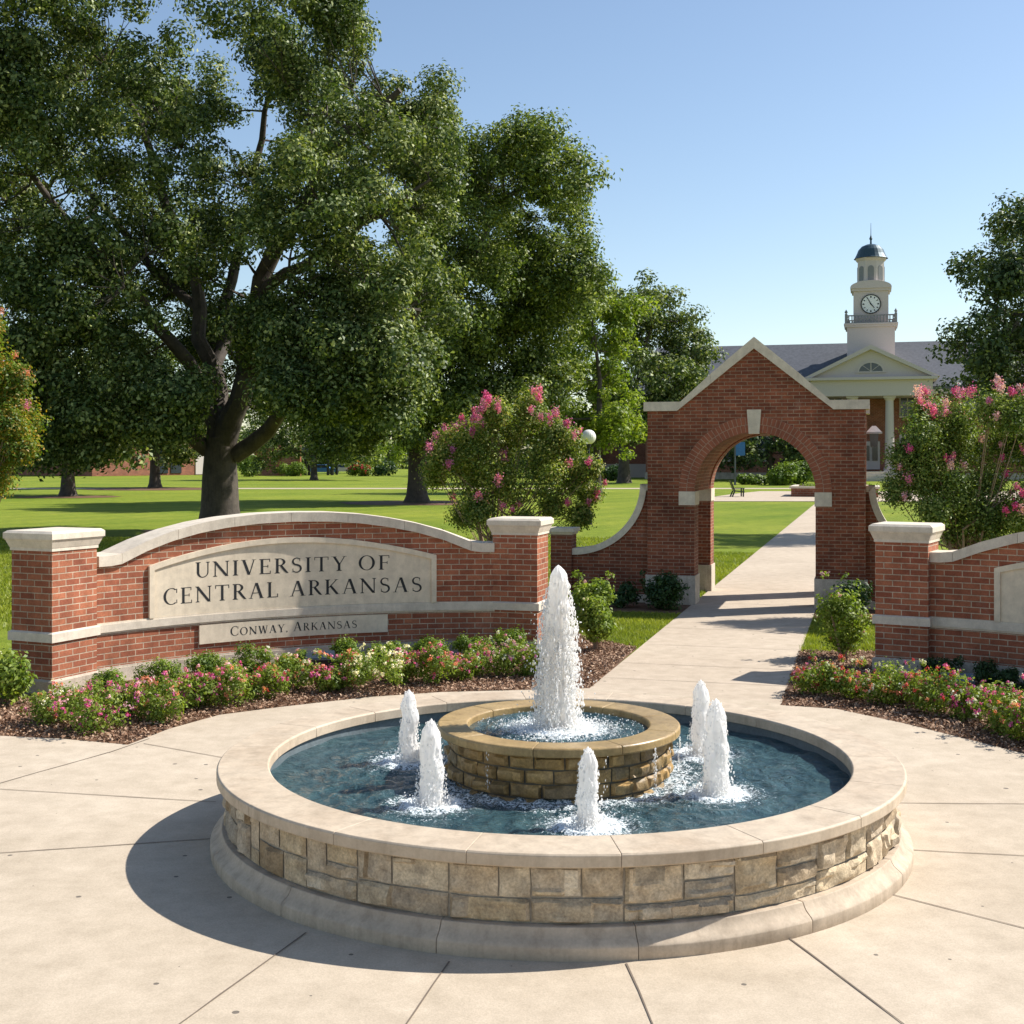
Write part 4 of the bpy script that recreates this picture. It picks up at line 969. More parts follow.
fnt = wall_fn(tt-2.3); zc_ = zy(293)+.45
mb = MB(); mb.poly_extrude([(-2.3, zc_)]+[(2.3*math.sin(math.radians(a)), zc_+.75*math.cos(math.radians(a))) for a in range(80, -81, -10)][::-1][::-1][::-1][:0]+[(2.3, zc_)]+[(2.3*math.cos(math.pi*i/12), zc_+.75*math.sin(math.pi*i/12)) for i in range(1, 12)], fnt, 0, 4.6); mb.build('stage_pediment', M['white_paint'], tower)
# clock
ck = zy(306); fnc = wall_fn(tt-1.95)
mb = MB(); mb.poly_extrude([(1.02*math.cos(2*math.pi*i/32), ck+1.02*math.sin(2*math.pi*i/32)) for i in range(32)], fnc, -.08, .02); clk = mb.build('clock_face', plain('clock white', (.78, .78, .76), .5, nz=.02), tower)
mb = MB()
for i in range(32):
    a0, a1 = 2*math.pi*i/32, 2*math.pi*(i+1)/32
    mb.poly_extrude([(1.02*math.cos(a0), ck+1.02*math.sin(a0)), (1.14*math.cos(a0), ck+1.14*math.sin(a0)), (1.14*math.cos(a1), ck+1.14*math.sin(a1)), (1.02*math.cos(a1), ck+1.02*math.sin(a1))], fnc, -.12, .02)
for i in range(12):
    a = math.pi*i/6; ux, uy = math.cos(a), math.sin(a); w_ = .05 if i % 3 else .075
    mb.poly_extrude([(.72*ux+w_*uy, ck+.72*uy-w_*ux), (.93*ux+w_*uy, ck+.93*uy-w_*ux), (.93*ux-w_*uy, ck+.93*uy+w_*ux), (.72*ux-w_*uy, ck+.72*uy+w_*ux)], fnc, -.10, -.07)
mb.build('clock_rim', M['black_metal'], clk)
def hand(ang, ln, w_):
    ux, uy = math.sin(ang), math.cos(ang); mb = MB()
    mb.poly_extrude([(-.15*ux-w_*uy, ck-.15*uy+w_*ux), (-.15*ux+w_*uy, ck-.15*uy-w_*ux), (ln*ux+w_*.5*uy, ck+ln*uy-w_*.5*ux), (ln*ux-w_*.5*uy, ck+ln*uy+w_*.5*ux)], fnc, -.14, -.11); mb.build('clock_hand', M['black_metal'], clk)
hand(math.radians(140), .62, .07); hand(math.radians(-28), .85, .055)
# lantern stage (octagon)
co_ = A(0, tt); zl = zy(288)
def octl(prof, name, mat, parent, n=8): mb = MB(); mb.lathe(prof, (co_.x, co_.y), n, AXROT+math.pi/8, AXROT+math.pi/8+2*math.pi); return mb.build(name, mat, parent)
lanst = octl([(1.95, zl-.6), (1.95, zl), (1.82, zl+.15), (1.65, zl+.3), (1.6, zy(262)), (1.72, zy(262)+.1), (1.85, zy(260)), (1.85, zy(259)), (0, zy(259))], 'lantern_stage', M['white_paint'], tower)
mb = MB()
for k in range(8):
    a = AXROT-math.pi/2+k*math.pi/4; nx, ny = math.cos(a), math.sin(a); R_ = 1.63*math.cos(math.pi/8)
    def fo(u_, z_, d_, nx=nx, ny=ny, R_=R_): return Vector((co_.x+nx*(R_-d_)-ny*u_, co_.y+ny*(R_-d_)+nx*u_, z_))
    zw = zl+.75; mb.poly_extrude([(-.34, zw), (.34, zw), (.34, zw+1.35)]+[(.34*math.cos(math.pi*i/8), zw+1.35+.34*math.sin(math.pi*i/8)) for i in range(1, 8)]+[(-.34, zw+1.35)], fo, -.04, .1)
mb.build('louvre', M['louver'], lanst)
zd = zy(259); dm = MB(); dm.lathe([(1.95, zd), (1.82, zd+.15), (1.62, zd+.55), (1.42, zd+1.05), (1.05, zd+1.45), (.5, zd+1.68), (.12, zd+1.75), (.1, zd+2.2), (.2, zd+2.35), (.1, zd+2.6), (.04, zd+2.8), (.02, zy(223))], (co_.x, co_.y), 24); dm.build('dome', M['dome'], tower, smooth=True)

# ================================================================== OTHER BUILDINGS
b2 = empty('brick_building', P(120, 470, 190)); tag(b2, 'low red brick building across the lawn at left, partly behind tree trunks', 'building'); b2.location.z = 0
def fb(name, x0, x1, Y, y0, y1, d, mat, parent, z0=None, z1=None):
    a = P(x0, y0, Y); b_ = P(x1, y1, Y); zb_ = 0 if y1 is None else b_.z; mb = MB()
    mb.box(((a.x+b_.x)/2, Y+d/2, zb_ if z0 is None else z0), (b_.x-a.x, d, (a.z-(zb_ if z0 is None else z0))), 0); return mb.build(name, mat, parent)
c0 = Vector((-57.4, 175, 0)); ua = Vector((.64, .77, 0)).normalized(); ub = Vector((-ua.y, ua.x, 0))
mb = MB(); q = [c0, c0+ua*22, c0+ua*22+ub*24, c0+ub*24]; mb.hexa(q, [p+Vector((0, 0, 7.5)) for p in q]); w2 = mb.build('wall', M['far_brick'], b2)
mb = MB(); q = [c0-ua*.4-ub*.4, c0+ua*22.4-ub*.4, c0+ua*22.4+ub*24.4, c0-ua*.4+ub*24.4]; mb.hexa([p+Vector((0, 0, 7.5)) for p in q], [p+Vector((0, 0, 8.0)) for p in q]); mb.build('roof', M['white_paint'], b2)
def on2(x0, x1, z0, z1, name, mat): mb = MB(); mb.poly_extrude([(x0, z0), (x1, z0), (x1, z1), (x0, z1)], lambda u_, v_, d_: c0+ua*u_+ub*d_+Vector((0, 0, v_)), -.12, .1); mb.build(name, mat, w2)
on2(10.2, 12.2, .3, 4, 'window', M['glass']); on2(12.7, 14.5, .3, 4, 'window', M['glass']); on2(17.0, 19.6, .1, 4.3, 'door', M['white_paint'])
b3 = empty('brick_building', P(635, 470, 165)); b3.location.z = 0; tag(b3, 'red brick block with pale base seen left of the gateway behind a tree', 'building')
w3 = fb('wall', 600, 668, 165, 395, 475, 16, M['far_brick'], b3, z0=0); fb('stone_base', 598, 669, 164.6, 464, 475, .6, M['white_paint'], b3, z0=0); fb('roof', 596, 671, 164.2, 392, 395.3, 18, M['roof_slate'], b3)
# garden wall far left and pavilion
b4 = empty('pavilion', P(322, 470, 185)); b4.location.z = 0; tag(b4, 'dark gable-roofed open shelter far across the lawn', 'shelter')
for px in (300, 309, 328, 332):
    c = P(px, 470, 185)
    for dy in (0, 5): mb = MB(); mb.box((c.x, c.y+dy, 0), (.35, .35, 3.2)); mb.build('post', M['black_metal'], b4)
mb = MB(); a = P(292, 470, 185).x; e_ = P(340, 470, 185).x; m_ = (a+e_)/2
mb.poly_extrude([(a, 3.2), (e_, 3.2), (m_, 4.7)], lambda u_, v_, d_: Vector((u_, 184+d_, v_)), 0, 7); mb.build('roof', M['roof_slate'], b4)
fnc_ = empty('brick_fence', P(275, 470, 180)); fnc_.location.z = 0; tag(fnc_, 'dark reddish brick garden wall with posts behind the large oak', 'fence')
f1 = fb('panel', 254, 300, 180, 448, 473, .3, M['far_brick'], fnc_, z0=0)
for px in (256, 279, 299): fb('post', px-1.3, px+1.3, 179.8, 445, 473, .8, M['ringbrick'], fnc_, z0=0)
# parked vehicles behind the shelter
def car(px, Y, col, label, rot=0.0):
    c = P(px, 470, Y); root = empty('parked_car', (c.x, Y, 0)); tag(root, label, 'car', 'cars parked beyond the lawn'); fnq = lambda u_, v_, d_: Vector((c.x+u_, Y+d_, v_))
    mb = MB(); mb.poly_extrude([(-2.2, .35), (2.2, .35), (2.25, .8), (1.3, .95), (-2.0, .98), (-2.25, .85)], fnq, 0, 1.75); mb.poly_extrude([(-1.6, .97), (1.2, .95), (.5, 1.48), (-1.1, 1.5)], fnq, .12, 1.63); bd = mb.build('body', col, root, bevel=.04)
    mb = MB(); mb.poly_extrude([(-1.35, 1.02), (.95, 1.02), (.42, 1.42), (-1.02, 1.42)], fnq, .10, .2); mb.build('window', M['glass'], root)
    for x in (-1.35, 1.35):
        mb = MB(); mb.poly_extrude([(x+.33*math.cos(2*math.pi*i/18), .33+.33*math.sin(2*math.pi*i/18)) for i in range(18)], fnq, -.03, .2); w_ = mb.build('wheel', M['black_metal'], root)
        mb = MB(); mb.poly_extrude([(x+.18*math.cos(2*math.pi*i/14), .33+.18*math.sin(2*math.pi*i/14)) for i in range(14)], fnq, -.05, .0); mb.build('rim', M['grey_metal'], w_)
car(322, 196, M['blue'], 'blue parked car under the far open shelter'); car(345, 205, M['white_paint'], 'white parked car right of the far open shelter')

# planter, bench, hedges beyond the gateway
pb = P(806, 490, 84); root = empty('brick_planter', (G(806, 496).x, G(806, 496).y, 0)); tag(root, 'low brick planter with pale coping beside the far end of the path', 'planter')
pc = G(820, 497)
c = A(0, 0); r_, t_ = pc.dot(RR), pc.dot(DR)
mb = MB(); q = A(r_+.9, t_+2.2); mb.box((q.x, q.y, 0), (5.4, 5, .55), AXROT); mb.build('planter_wall', M['far_brick'], root)
mb = MB()
for (dx, dy, w, d) in ((0, -2.45, 5.6, .35), (0, 2.45, 5.6, .35), (-2.6, 0, .35, 4.5), (2.6, 0, .35, 4.5)): q = A(r_+.9+dx, t_+2.2+dy); mb.box((q.x, q.y, .551), (w, d, .14), AXROT)
mb.build('coping', M['cast'], root)
mb = MB(); q = A(r_+.9, t_+2.2); g = np.random.default_rng(4)
cl = [(A(r_+.9+g.uniform(-2.2, 2.2), t_+2.2+g.uniform(-2, 2)).x, A(r_+.9+g.uniform(-2.2, 2.2), t_+2.2+g.uniform(-2, 2)).y, .6, .3) for _ in range(60)]
cen, nr = clump_leaves(cl, 300, g); leaves_mesh('planting', cen, nr, .15, M['box_leaf'], root)
bp = G(737, 497); root = empty('garden_chair', (bp.x, bp.y, 0)); tag(root, 'dark slatted garden chair on the far lawn seen through the gateway', 'chair')
fnb = lambda u_, v_, d_: Vector((bp.x+u_, bp.y+d_, v_))
mb = MB(); mb.poly_extrude([(-.2, .36), (.42, .30), (.44, .36), (-.18, .43)], fnb, -.35, .35); mb.build('seat', M['black_metal'], root)
mb = MB()
for k in range(5): mb.poly_extrude([(-.2, .38), (-.14, .38), (-.42, 1.05), (-.48, 1.05)], fnb, -.34+k*.14, -.34+k*.14+.115)
mb.build('backrest', M['black_metal'], root)
for d_ in (-.4, .34):
    mb = MB(); mb.poly_extrude([(.30, 0), (.38, 0), (.38, .55), (.30, .55)], fnb, d_, d_+.07); mb.build('leg', M['black_metal'], root)
    mb = MB(); mb.poly_extrude([(-.42, 0), (-.33, 0), (-.16, .40), (-.25, .40)], fnb, d_, d_+.07); mb.build('leg', M['black_metal'], root)
    mb = MB(); mb.poly_extrude([(-.32, .55), (.42, .55), (.42, .59), (-.32, .59)], fnb, d_-.03, d_+.1); mb.build('armrest', M['black_metal'], root)

def lamp_post(px, py_globe, Y, rg, label):
    c = P(px, py_globe, Y); root = empty('lamp_post', (c.x, Y, 0)); tag(root, label, 'lamp post')
    mb = MB(); mb.lathe([(.14, 0), (.14, .35), (.07, .5), (.05, c.z-rg-.15), (.09, c.z-rg-.05), (.1, c.z-rg+.03)], (c.x, Y), 12); mb.build('pole', M['black_metal'], root, smooth=True)
    mb = MB(); mb.lathe([(rg*math.sin(math.pi*i/14)+1e-4, c.z-rg*math.cos(math.pi*i/14)) for i in range(15)], (c.x, Y), 20); mb.build('globe', M['globe'], root, smooth=True)
lamp_post(588.5, 437, 48, .28, 'globe lamp post standing on the lawn behind the pink crape myrtle')
lp = P(735, 449, 118); root = empty('banner_pole', (lp.x, lp.y, 0)); tag(root, 'pole carrying a blue banner near the hall, seen through the gateway', 'banner pole')
mb = MB(); mb.lathe([(.12, 0), (.08, .5), (.07, lp.z+2)], (lp.x, lp.y), 10); mb.build('pole', M['grey_metal'], root)
mb = MB(); mb.box((lp.x+.5, lp.y, lp.z-.6), (.85, .06, 1.25)); mb.build('banner', M['blue'], root)

# ================================================================== TREES
def lobes_px(lst, Y, g, dz=4, dup=1, sc=1.0):
    out = []
    for (px, py, r) in lst:
        for k in range(dup):
            yy = Y+g.uniform(-dz, dz); out.append((P(px, py, Y)+Vector((g.normal(0, .3), yy-Y, g.normal(0, .3))), r*sc))
    return out
g = np.random.default_rng(12); Y = 42
bt = P(220, 520, Y); bt.z = 0; T0 = P(222, 445, Y)
lob = lobes_px([(x-(12 if x > 330 else 0), y, r*.95) for x, y, r in [(-40, 90, 2.3), (30, 85, 2.2), (85, 60, 2.0), (-60, 200, 2.6), (130, 40, 2.0), (165, 75, 1.7), (285, 55, 1.6), (262, 10, 1.1), (335, 75, 1.7), (405, 105, 1.6), (440, 95, 1.0), (375, 165, 1.8), (300, 140, 1.8),
                (205, 175, 1.6), (130, 160, 2.1), (45, 180, 2.2), (-20, 290, 2.4), (60, 275, 2.2), (140, 255, 2.0), (225, 245, 1.6), (315, 230, 1.9), (385, 235, 1.7), (420, 300, 1.5), (350, 320, 1.6), (285, 325, 1.2),
                (185, 335, 1.6), (110, 350, 1.9), (35, 365, 1.9), (395, 375, 1.3), (-40, 380, 2.1), (90, 405, 1.3), (330, 395, 1.0), (150, 395, 1.2), (440, 170, 1.2), (10, 430, 1.1), (260, 380, .9), (10, 130, 1.6), (80, 150, 1.6), (340, 30, .9)]], Y, g, 5.6, 2)
# the inner limbs stay open towards the viewer
lob = [(c + Vector((0, 6.5, 0)) if (-6.0+(220-205)*0 < c.x+0 and abs((c.x/c.y*F+512)-228) < 62 and (CAM_H-c.z)/c.y*F+HORIZ > 150 and c.y < 43) else c, r) for c, r in lob]
lob += [(P(x, y, Y-4.2), r) for x, y, r in [(365, 345, 1.2), (330, 385, 1.0), (400, 350, 1.1), (290, 350, .9), (180, 400, .8), (150, 420, .8), (90, 425, 1.1), (40, 430, 1.1), (390, 400, .9), (20, 250, 1.7), (60, 330, 1.7), (120, 310, 1.4), (10, 320, 1.6), (90, 240, 1.3), (30, 390, 1.3), (130, 380, 1.2), (10, 60, 1.3)]]
def LP(r, pts): return [r]+[P(x, y, Y+dy) for x, y, dy in pts]
limbs = [LP(.42, [(222, 450, 0), (240, 400, -.3), (252, 330, -.8), (275, 250, -1), (310, 190, -1.5), (350, 130, -1.5), (400, 90, -2)]),
         LP(.34, [(215, 450, 0), (212, 390, .5), (200, 310, .8), (180, 230, 1), (150, 150, .5), (120, 70, 0)]),
         LP(.30, [(235, 455, 0), (275, 420, -1), (320, 375, -2), (370, 345, -2.5), (420, 310, -3)]),
         LP(.28, [(208, 450, 0), (180, 425, -.5), (130, 410, -1.5), (70, 380, -2.5), (10, 350, -3)]),
         LP(.28, [(222, 430, 0), (225, 340, 1.8), (240, 240, 3), (262, 140, 3.5), (280, 60, 3)]),
         LP(.26, [(212, 400, .3), (170, 340, -1), (110, 270, -2.5), (50, 200, -3), (-10, 120, -3)]),
         LP(.2, [(262, 290, -.9), (320, 250, -2), (380, 215, -3), (430, 180, -3)]),
         LP(.2, [(225, 330, 1.8), (290, 270, 3.5), (350, 240, 4), (400, 200, 4)]),
         LP(.18, [(200, 310, .8), (130, 240, 3), (60, 170, 4), (0, 100, 4)])]
tree('oak_tree', bt, .62, T0.z, limbs, lob, 'largest spreading oak with thick forked trunk behind the lettered wall', 'tree', 'oak_leaf', .15, 760, 19, (.36, .84), seed=31, jit=.45, up=.4, group='trees on the lawn')
g = np.random.default_rng(13); Y = 72
lob = lobes_px([(x-(16 if x > 480 else 0), y+14, r*.86) for x, y, r in [(455, 175, 2.4), (500, 165, 2.4), (543, 150, 2.0), (578, 190, 2.2), (520, 230, 2.8), (572, 255, 2.6), (470, 250, 3), (425, 230, 2.8), (600, 275, 1.7), (550, 310, 2.8), (500, 320, 2.8), (450, 330, 3), (395, 340, 2.6), (375, 395, 2.2), (470, 395, 2.4), (425, 400, 2), (360, 300, 3), (410, 290, 2.6), (520, 390, 2), (345, 420, 1.6), (560, 370, 2)]], Y, g, 5, 3)
def LPY(r, pts, Y): return [r]+[P(x, y, Y+dy) for x, y, dy in pts]
bt = P(417, 502, Y); bt.z = 0
tree('oak_tree', bt, .52, 4.2, [LPY(.4, [(417, 430, 0), (425, 380, 0), (450, 300, -1), (490, 220, -1), (540, 170, 0)], Y), LPY(.32, [(417, 435, 0), (405, 390, 0), (390, 320, -2), (400, 250, -1)], Y), LPY(.3, [(420, 430, 0), (460, 390, 1), (520, 320, 2), (570, 270, 2)], Y)],
     lob, 'tall oak with flared trunk behind and right of the largest oak', 'tree', 'oak_leaf_b', .23, 300, 13, (.7, 1.3), seed=32, group='trees on the lawn')
g = np.random.default_rng(14); Y = 92
bt = P(597, 492, Y); bt.z = 0
tree('maple_tree', bt, .3, 4, [LPY(.25, [(597, 440, 0), (600, 380, 0), (590, 310, 0)], Y)], lobes_px([(575, 310, 2.2), (600, 335, 2.2), (618, 310, 1.6), (580, 380, 2.4), (612, 385, 2.0), (570, 425, 1.6), (600, 430, 2.2), (618, 430, 1.4), (560, 350, 2.2), (540, 420, 1.6)], Y, g, 3, 2),
     'bright yellow-green tree behind the pink crape myrtle', 'tree', 'yellow_leaf', .30, 190, 12, (.6, 1.1), seed=33, group='trees on the lawn')
g = np.random.default_rng(15); Y = 128
bt = P(624, 483, Y); bt.z = 0
tree('oak_tree', bt, .55, 6, [LPY(.4, [(624, 440, 0), (635, 390, 0), (655, 320, 0)], Y)], lobes_px([(632, 300, 2.6), (655, 308, 2.8), (682, 335, 2.8), (695, 365, 2.2), (650, 350, 3.4), (640, 390, 3.2), (676, 385, 3.0), (628, 420, 2.8), (660, 415, 2.4), (610, 380, 3), (615, 330, 3), (645, 425, 2)], Y, g, 4, 2),
     'dark round-crowned tree just left of the gateway gable', 'tree', 'oak_leaf', .40, 110, 12, (.9, 1.6), seed=34, group='trees on the lawn')
g = np.random.default_rng(16); Y = 42
bt = P(1078, 520, Y); bt.z = 0
tree('oak_tree', bt, .35, 3.5, [LPY(.28, [(1078, 440, 0), (1070, 360, 0), (1050, 280, 0), (1040, 220, 0)], Y), LPY(.15, [(1075, 380, 0), (1020, 330, -1), (985, 300, -1)], Y), LPY(.15, [(1075, 400, 0), (1020, 380, 1), (975, 365, 1)], Y)],
     lobes_px([(1018, 225, .95), (1045, 235, 1.5), (1000, 262, .8), (1030, 290, 1.4), (1000, 325, 1.1), (978, 352, .75), (1040, 345, 1.5), (985, 385, .9), (1020, 390, 1.2), (1075, 290, 2), (1080, 370, 2), (1100, 220, 2), (965, 375, .5), (980, 285, .45), (1060, 410, 1.4)], Y, g, 2.5, 2),
     'dark leafy tree entering the picture at the right edge', 'tree', 'dark_leaf', .17, 420, 12, (.35, .65), seed=35, group='trees on the lawn')
for (px, py, rx) in ((417, 503, 4.2), (155, 489, 5.5), (68, 497, 3.2), (220, 531, 2.6)):
    q = G(px, py); sheet('mulch_ring', [(q.x+rx*math.cos(a*math.pi/12)*(1+.08*math.sin(a*2.3)), q.y+rx*.9*math.sin(a*math.pi/12)) for a in range(24)], .012, M['mulch'])
# background trees on the left
for i, (px, base_y, crown, r, leaf, lb) in enumerate([
    (68, 496, [(20, 400), (60, 405), (100, 400), (45, 430), (85, 432), (120, 425), (0, 430), (40, 360), (90, 370)], 2.6, 'oak_leaf', 'tree with leaning trunk, leftmost of the row beyond the largest oak'),
    (155, 488, [(120, 420), (155, 400), (190, 415), (140, 435), (175, 438), (210, 425), (155, 370)], 2.7, 'oak_leaf', 'slim-trunked tree on a mulch ring left of the largest oak trunk'),
    (314, 480, [(280, 425), (315, 410), (345, 425), (300, 440), (330, 445), (360, 440), (260, 445), (315, 380), (350, 390)], 3.6, 'oak_leaf_b', 'distant tree in front of the open shelter'),
    (362, 473, [(350, 440), (375, 430), (395, 440), (365, 452), (390, 455), (340, 455)], 3.2, 'yellow_leaf', 'pale distant tree right of the open shelter'),
    (470, 476, [(440, 440), (470, 430), (500, 440), (520, 445), (455, 455), (490, 455)], 3.6, 'oak_leaf', 'distant shaded tree behind the pink crape myrtle'),
    (285, 474, [(240, 445), (265, 440), (290, 445), (225, 450), (250, 452)], 3.4, 'oak_leaf_b', 'distant bushy tree beside the brick garden wall'),
    (770, 481, [(745, 432), (770, 425), (795, 435), (755, 450), (785, 452), (810, 440), (815, 455), (730, 455)], 2.8, 'dark_leaf', 'dark evergreen before the hall, framed by the gateway opening'),
    (560, 478, [(540, 440), (565, 445), (585, 450), (550, 455)], 3.0, 'dark_leaf', 'distant dark tree hidden behind the yellow-green tree')]):
    Yb = 3200/(base_y-HORIZ); g = np.random.default_rng(100+i); bt = P(px, base_y, Yb); bt.z = 0; top_z = P(0, max(c[1] for c in crown), Yb).z
    tree('lawn_tree', bt, .42 if i < 2 else .35, top_z, [LPY(.25, [(px, max(c[1] for c in crown)-2, 0), (px, min(c[1] for c in crown)+12, 0)], Yb)], lobes_px(crown, Yb, g, 3, 1, r/1.0) if False else [(P(cx, cy, Yb)+Vector((0, g.uniform(-3, 3), 0)), r) for cx, cy in crown for _ in range(2 if i < 3 else 1)], lb, 'tree', leaf, .38 if i < 3 else .5, 110 if i < 3 else 80, 11, (.8, 1.3), seed=60+i, group='trees on the lawn')

g = np.random.default_rng(88); cl = []
for k in range(420): x = g.uniform(-190, 210); cl.append((x, 300+g.uniform(-8, 8), g.uniform(.5, 9.5+3*math.sin(x*.05)+2*math.sin(x*.17)), g.uniform(1.8, 3.4)))
cen, nr = clump_leaves(cl, 45, g, .5); o = leaves_mesh('distant_woodland', cen, nr, .8, M['oak_leaf'], None, seed=88); tag(o, 'dark wooded belt on the horizon far behind the lawn', 'woodland', kind='stuff')
# mulch ring and hedges
def bush(name, pos, rx, rz, label, cat, leaf, lsize, n, group=None, seed=1, flowers=None, zc=None, lumps=10, up=.5, ry=None, stem=True, fr=(.012, .02), partname='foliage', sprigs=0):
    g = np.random.default_rng(seed); x, y = pos[0], pos[1]; root = empty(name, (x, y, 0)); tag(root, label, cat, group); ry = ry or rx; zc = zc if zc is not None else rz*.9
    cl = []
    for k in range(lumps):
        d = g.normal(0, 1, 3); d /= np.linalg.norm(d); q = .62*g.uniform(.5, 1)**.5; cl.append((x+d[0]*rx*q, y+d[1]*ry*q, max(.04, zc+d[2]*rz*q), min(rx, rz)*g.uniform(.34, .6)))
    for k in range(sprigs):
        a = g.uniform(0, 2*np.pi); cl.append((x+math.cos(a)*rx*.85, y+math.sin(a)*ry*.85, zc+g.uniform(-.2, 1.0)*rz, min(rx, rz)*.16))
    tot = sum(c[3]**2 for c in cl); cen, nr = clump_leaves(cl, n/tot, g, up, flat=.95, shell=.35); k = cen[:, 2] > .015; cen = cen[k]; nr = nr[k]
    leaves_mesh(partname, cen, nr, lsize, M[leaf], root, asp=.6, seed=seed)
    if stem:
        mb = MB()
        for k in range(5): a = g.uniform(0, 6.28); mb.tube([(x+.02*math.cos(a), y+.02*math.sin(a), 0), (x+rx*.3*math.cos(a), y+ry*.3*math.sin(a), zc*.8), (x+rx*.55*math.cos(a), y+ry*.55*math.sin(a), zc+rz*.4)], [.02*min(1, rz*2), .013*min(1, rz*2), .004], 5)
        mb.build('stem', M['bark_pale'], root)
    for (fc, nf, rf) in (flowers or []):
        # each blossom: a small head of petals near the surface, on top and towards the sides
        d = g.normal(0, 1, (nf, 3)); d[:, 2] = np.abs(d[:, 2])*.9+.1; d /= np.linalg.norm(d, axis=1)[:, None]
        ci = g.integers(0, len(cl), nf); cc = np.array(cl)[ci]; ctr = cc[:, :3]+d*cc[:, 3:4]*1.03
        # keep those near the outside
        m_ = 14; rad = rf*g.uniform(.7, 1.35, nf); pc_ = np.repeat(ctr, m_, 0)+g.normal(0, 1, (nf*m_, 3))*np.repeat(rad, m_)[:, None]*.42; pn = pc_-np.repeat(ctr, m_, 0); pn[:, 2] += rf*.4; pn /= np.linalg.norm(pn, axis=1)[:, None]
        leaves_mesh('blossom', pc_, pn, np.repeat(rad, m_)*.9, M['fl_'+fc], root, asp=.8, jit=.4, seed=seed+5)
    return root

ORD = ['first', 'second', 'third', 'fourth', 'fifth', 'sixth', 'seventh', 'eighth', 'ninth', 'tenth', 'eleventh', 'twelfth', 'thirteenth', 'fourteenth', 'fifteenth', 'sixteenth', 'seventeenth', 'eighteenth', 'nineteenth', 'twentieth']
# crape myrtles
def myrtle(px_base, Yb, lobes, label, seed, leaf='myrtle_leaf', nfl=70, cols=('pink', 'rose', 'palepink'), rf=.085, stems=6, zf=.9, toponly=.2, lsz=.062, dens=2600, spots=None):
    g = np.random.default_rng(seed); b0 = P(px_base, 500, Yb); b0.z = 0; root = empty('crape_myrtle', b0); tag(root, label, 'tree', 'crape myrtles in bloom')
    cl = []
    for (px, py, r) in lobes:
        c = P(px, py, Yb)+Vector((0, g.uniform(-.5, .5), 0))
        for k in range(15): d = g.normal(0, 1, 3); d /= np.linalg.norm(d); q = np.array(c)+d*r*g.uniform(.3, .95); cl.append((q[0], q[1], q[2], g.uniform(.16, .30)))
    mb = MB()
    for k in range(stems):
        a = 2*math.pi*k/stems+g.uniform(-.3, .3); sp = g.uniform(.5, .95); tgt = Vector(cl[g.integers(len(cl))][:3])
        q0 = b0+Vector((.08*math.cos(a), .08*math.sin(a), -.05)); q1 = b0+Vector((.22*sp*math.cos(a), .22*sp*math.sin(a), zf*.55)); q2 = b0+Vector((.55*sp*math.cos(a), .55*sp*math.sin(a), zf*1.4)); mb.tube([q0, q1, q2, q2.lerp(tgt, .8)], [.035, .028, .02, .007], 7)
    for c in cl[::6]:
        t_ = Vector(c[:3]); m_ = b0.lerp(t_, .55)+Vector((0, 0, .15)); mb.tube([b0+Vector((0, 0, zf)), m_, t_], [.010, .008, .004], 5, cap=False)
    mb.build('trunk', M['bark_pale'], root, smooth=True)
    cen, nr = clump_leaves(cl, dens, g, .5, .95, .3); leaves_mesh('crown', cen, nr, lsz, M[leaf], root, asp=.55, seed=seed)
    zs = np.array([c[2] for c in cl]); zlo, zhi = zs.min(), zs.max()
    for fc in cols:
        ctr = []
        for _ in range(nfl*60):
            c = cl[g.integers(len(cl))]; hgt = (c[2]-zlo)/(zhi-zlo)
            if g.uniform() > toponly+(1-toponly)*hgt**2: continue
            d = g.normal(0, 1, 3); d[2] = abs(d[2])+.2; d[1] -= .8; d /= np.linalg.norm(d); p = np.array(c[:3])+d*c[3]*1.25
            if min((np.linalg.norm((p-np.array(o_[:3]))) - o_[3]*.9) for o_ in cl) < 0: continue
            ctr.append(p)
            if len(ctr) >= nfl//len(cols): break
        ctr = np.array(ctr)
        # panicle: elongated head of many petals
        m_ = 90; n = len(ctr); sc = g.uniform(.6, 1.35, n)*rf; off = g.normal(0, 1, (n*m_, 3))*np.repeat(sc, m_)[:, None]*np.array([.42, .42, .58]); pc_ = np.repeat(ctr, m_, 0)+off; pn = off/ (np.linalg.norm(off, axis=1)[:, None]+1e-6)
        leaves_mesh('blossom', pc_, pn, rf*.42, M['fl_'+fc], root, asp=.85, jit=.5, seed=seed+9)
    return root
myrtle(493, 24, [(x, y+(14 if y < 430 else 0), r) for x, y, r in [(480, 450, .5), (530, 440, .5), (500, 480, .45), (500, 412, .38), (470, 420, .32), (540, 415, .36), (455, 445, .34), (570, 445, .3), (510, 450, .5), (545, 470, .42), (470, 475, .45), (510, 490, .42), (575, 480, .28), (550, 502, .32), (480, 505, .32), (440, 462, .22), (435, 475, .12), (525, 520, .22), (465, 515, .2), (530, 395, .2), (495, 400, .2), (590, 468, .15), (560, 425, .26), (590,495,.12), (580, 515, .12)]],
       'bushy crape myrtle with pink blossoms behind the wall, left of the gateway', 71, 'myrtle_leaf_warm', 66, ('pink', 'rose', 'rose'), .078, lsz=.058, toponly=.22)
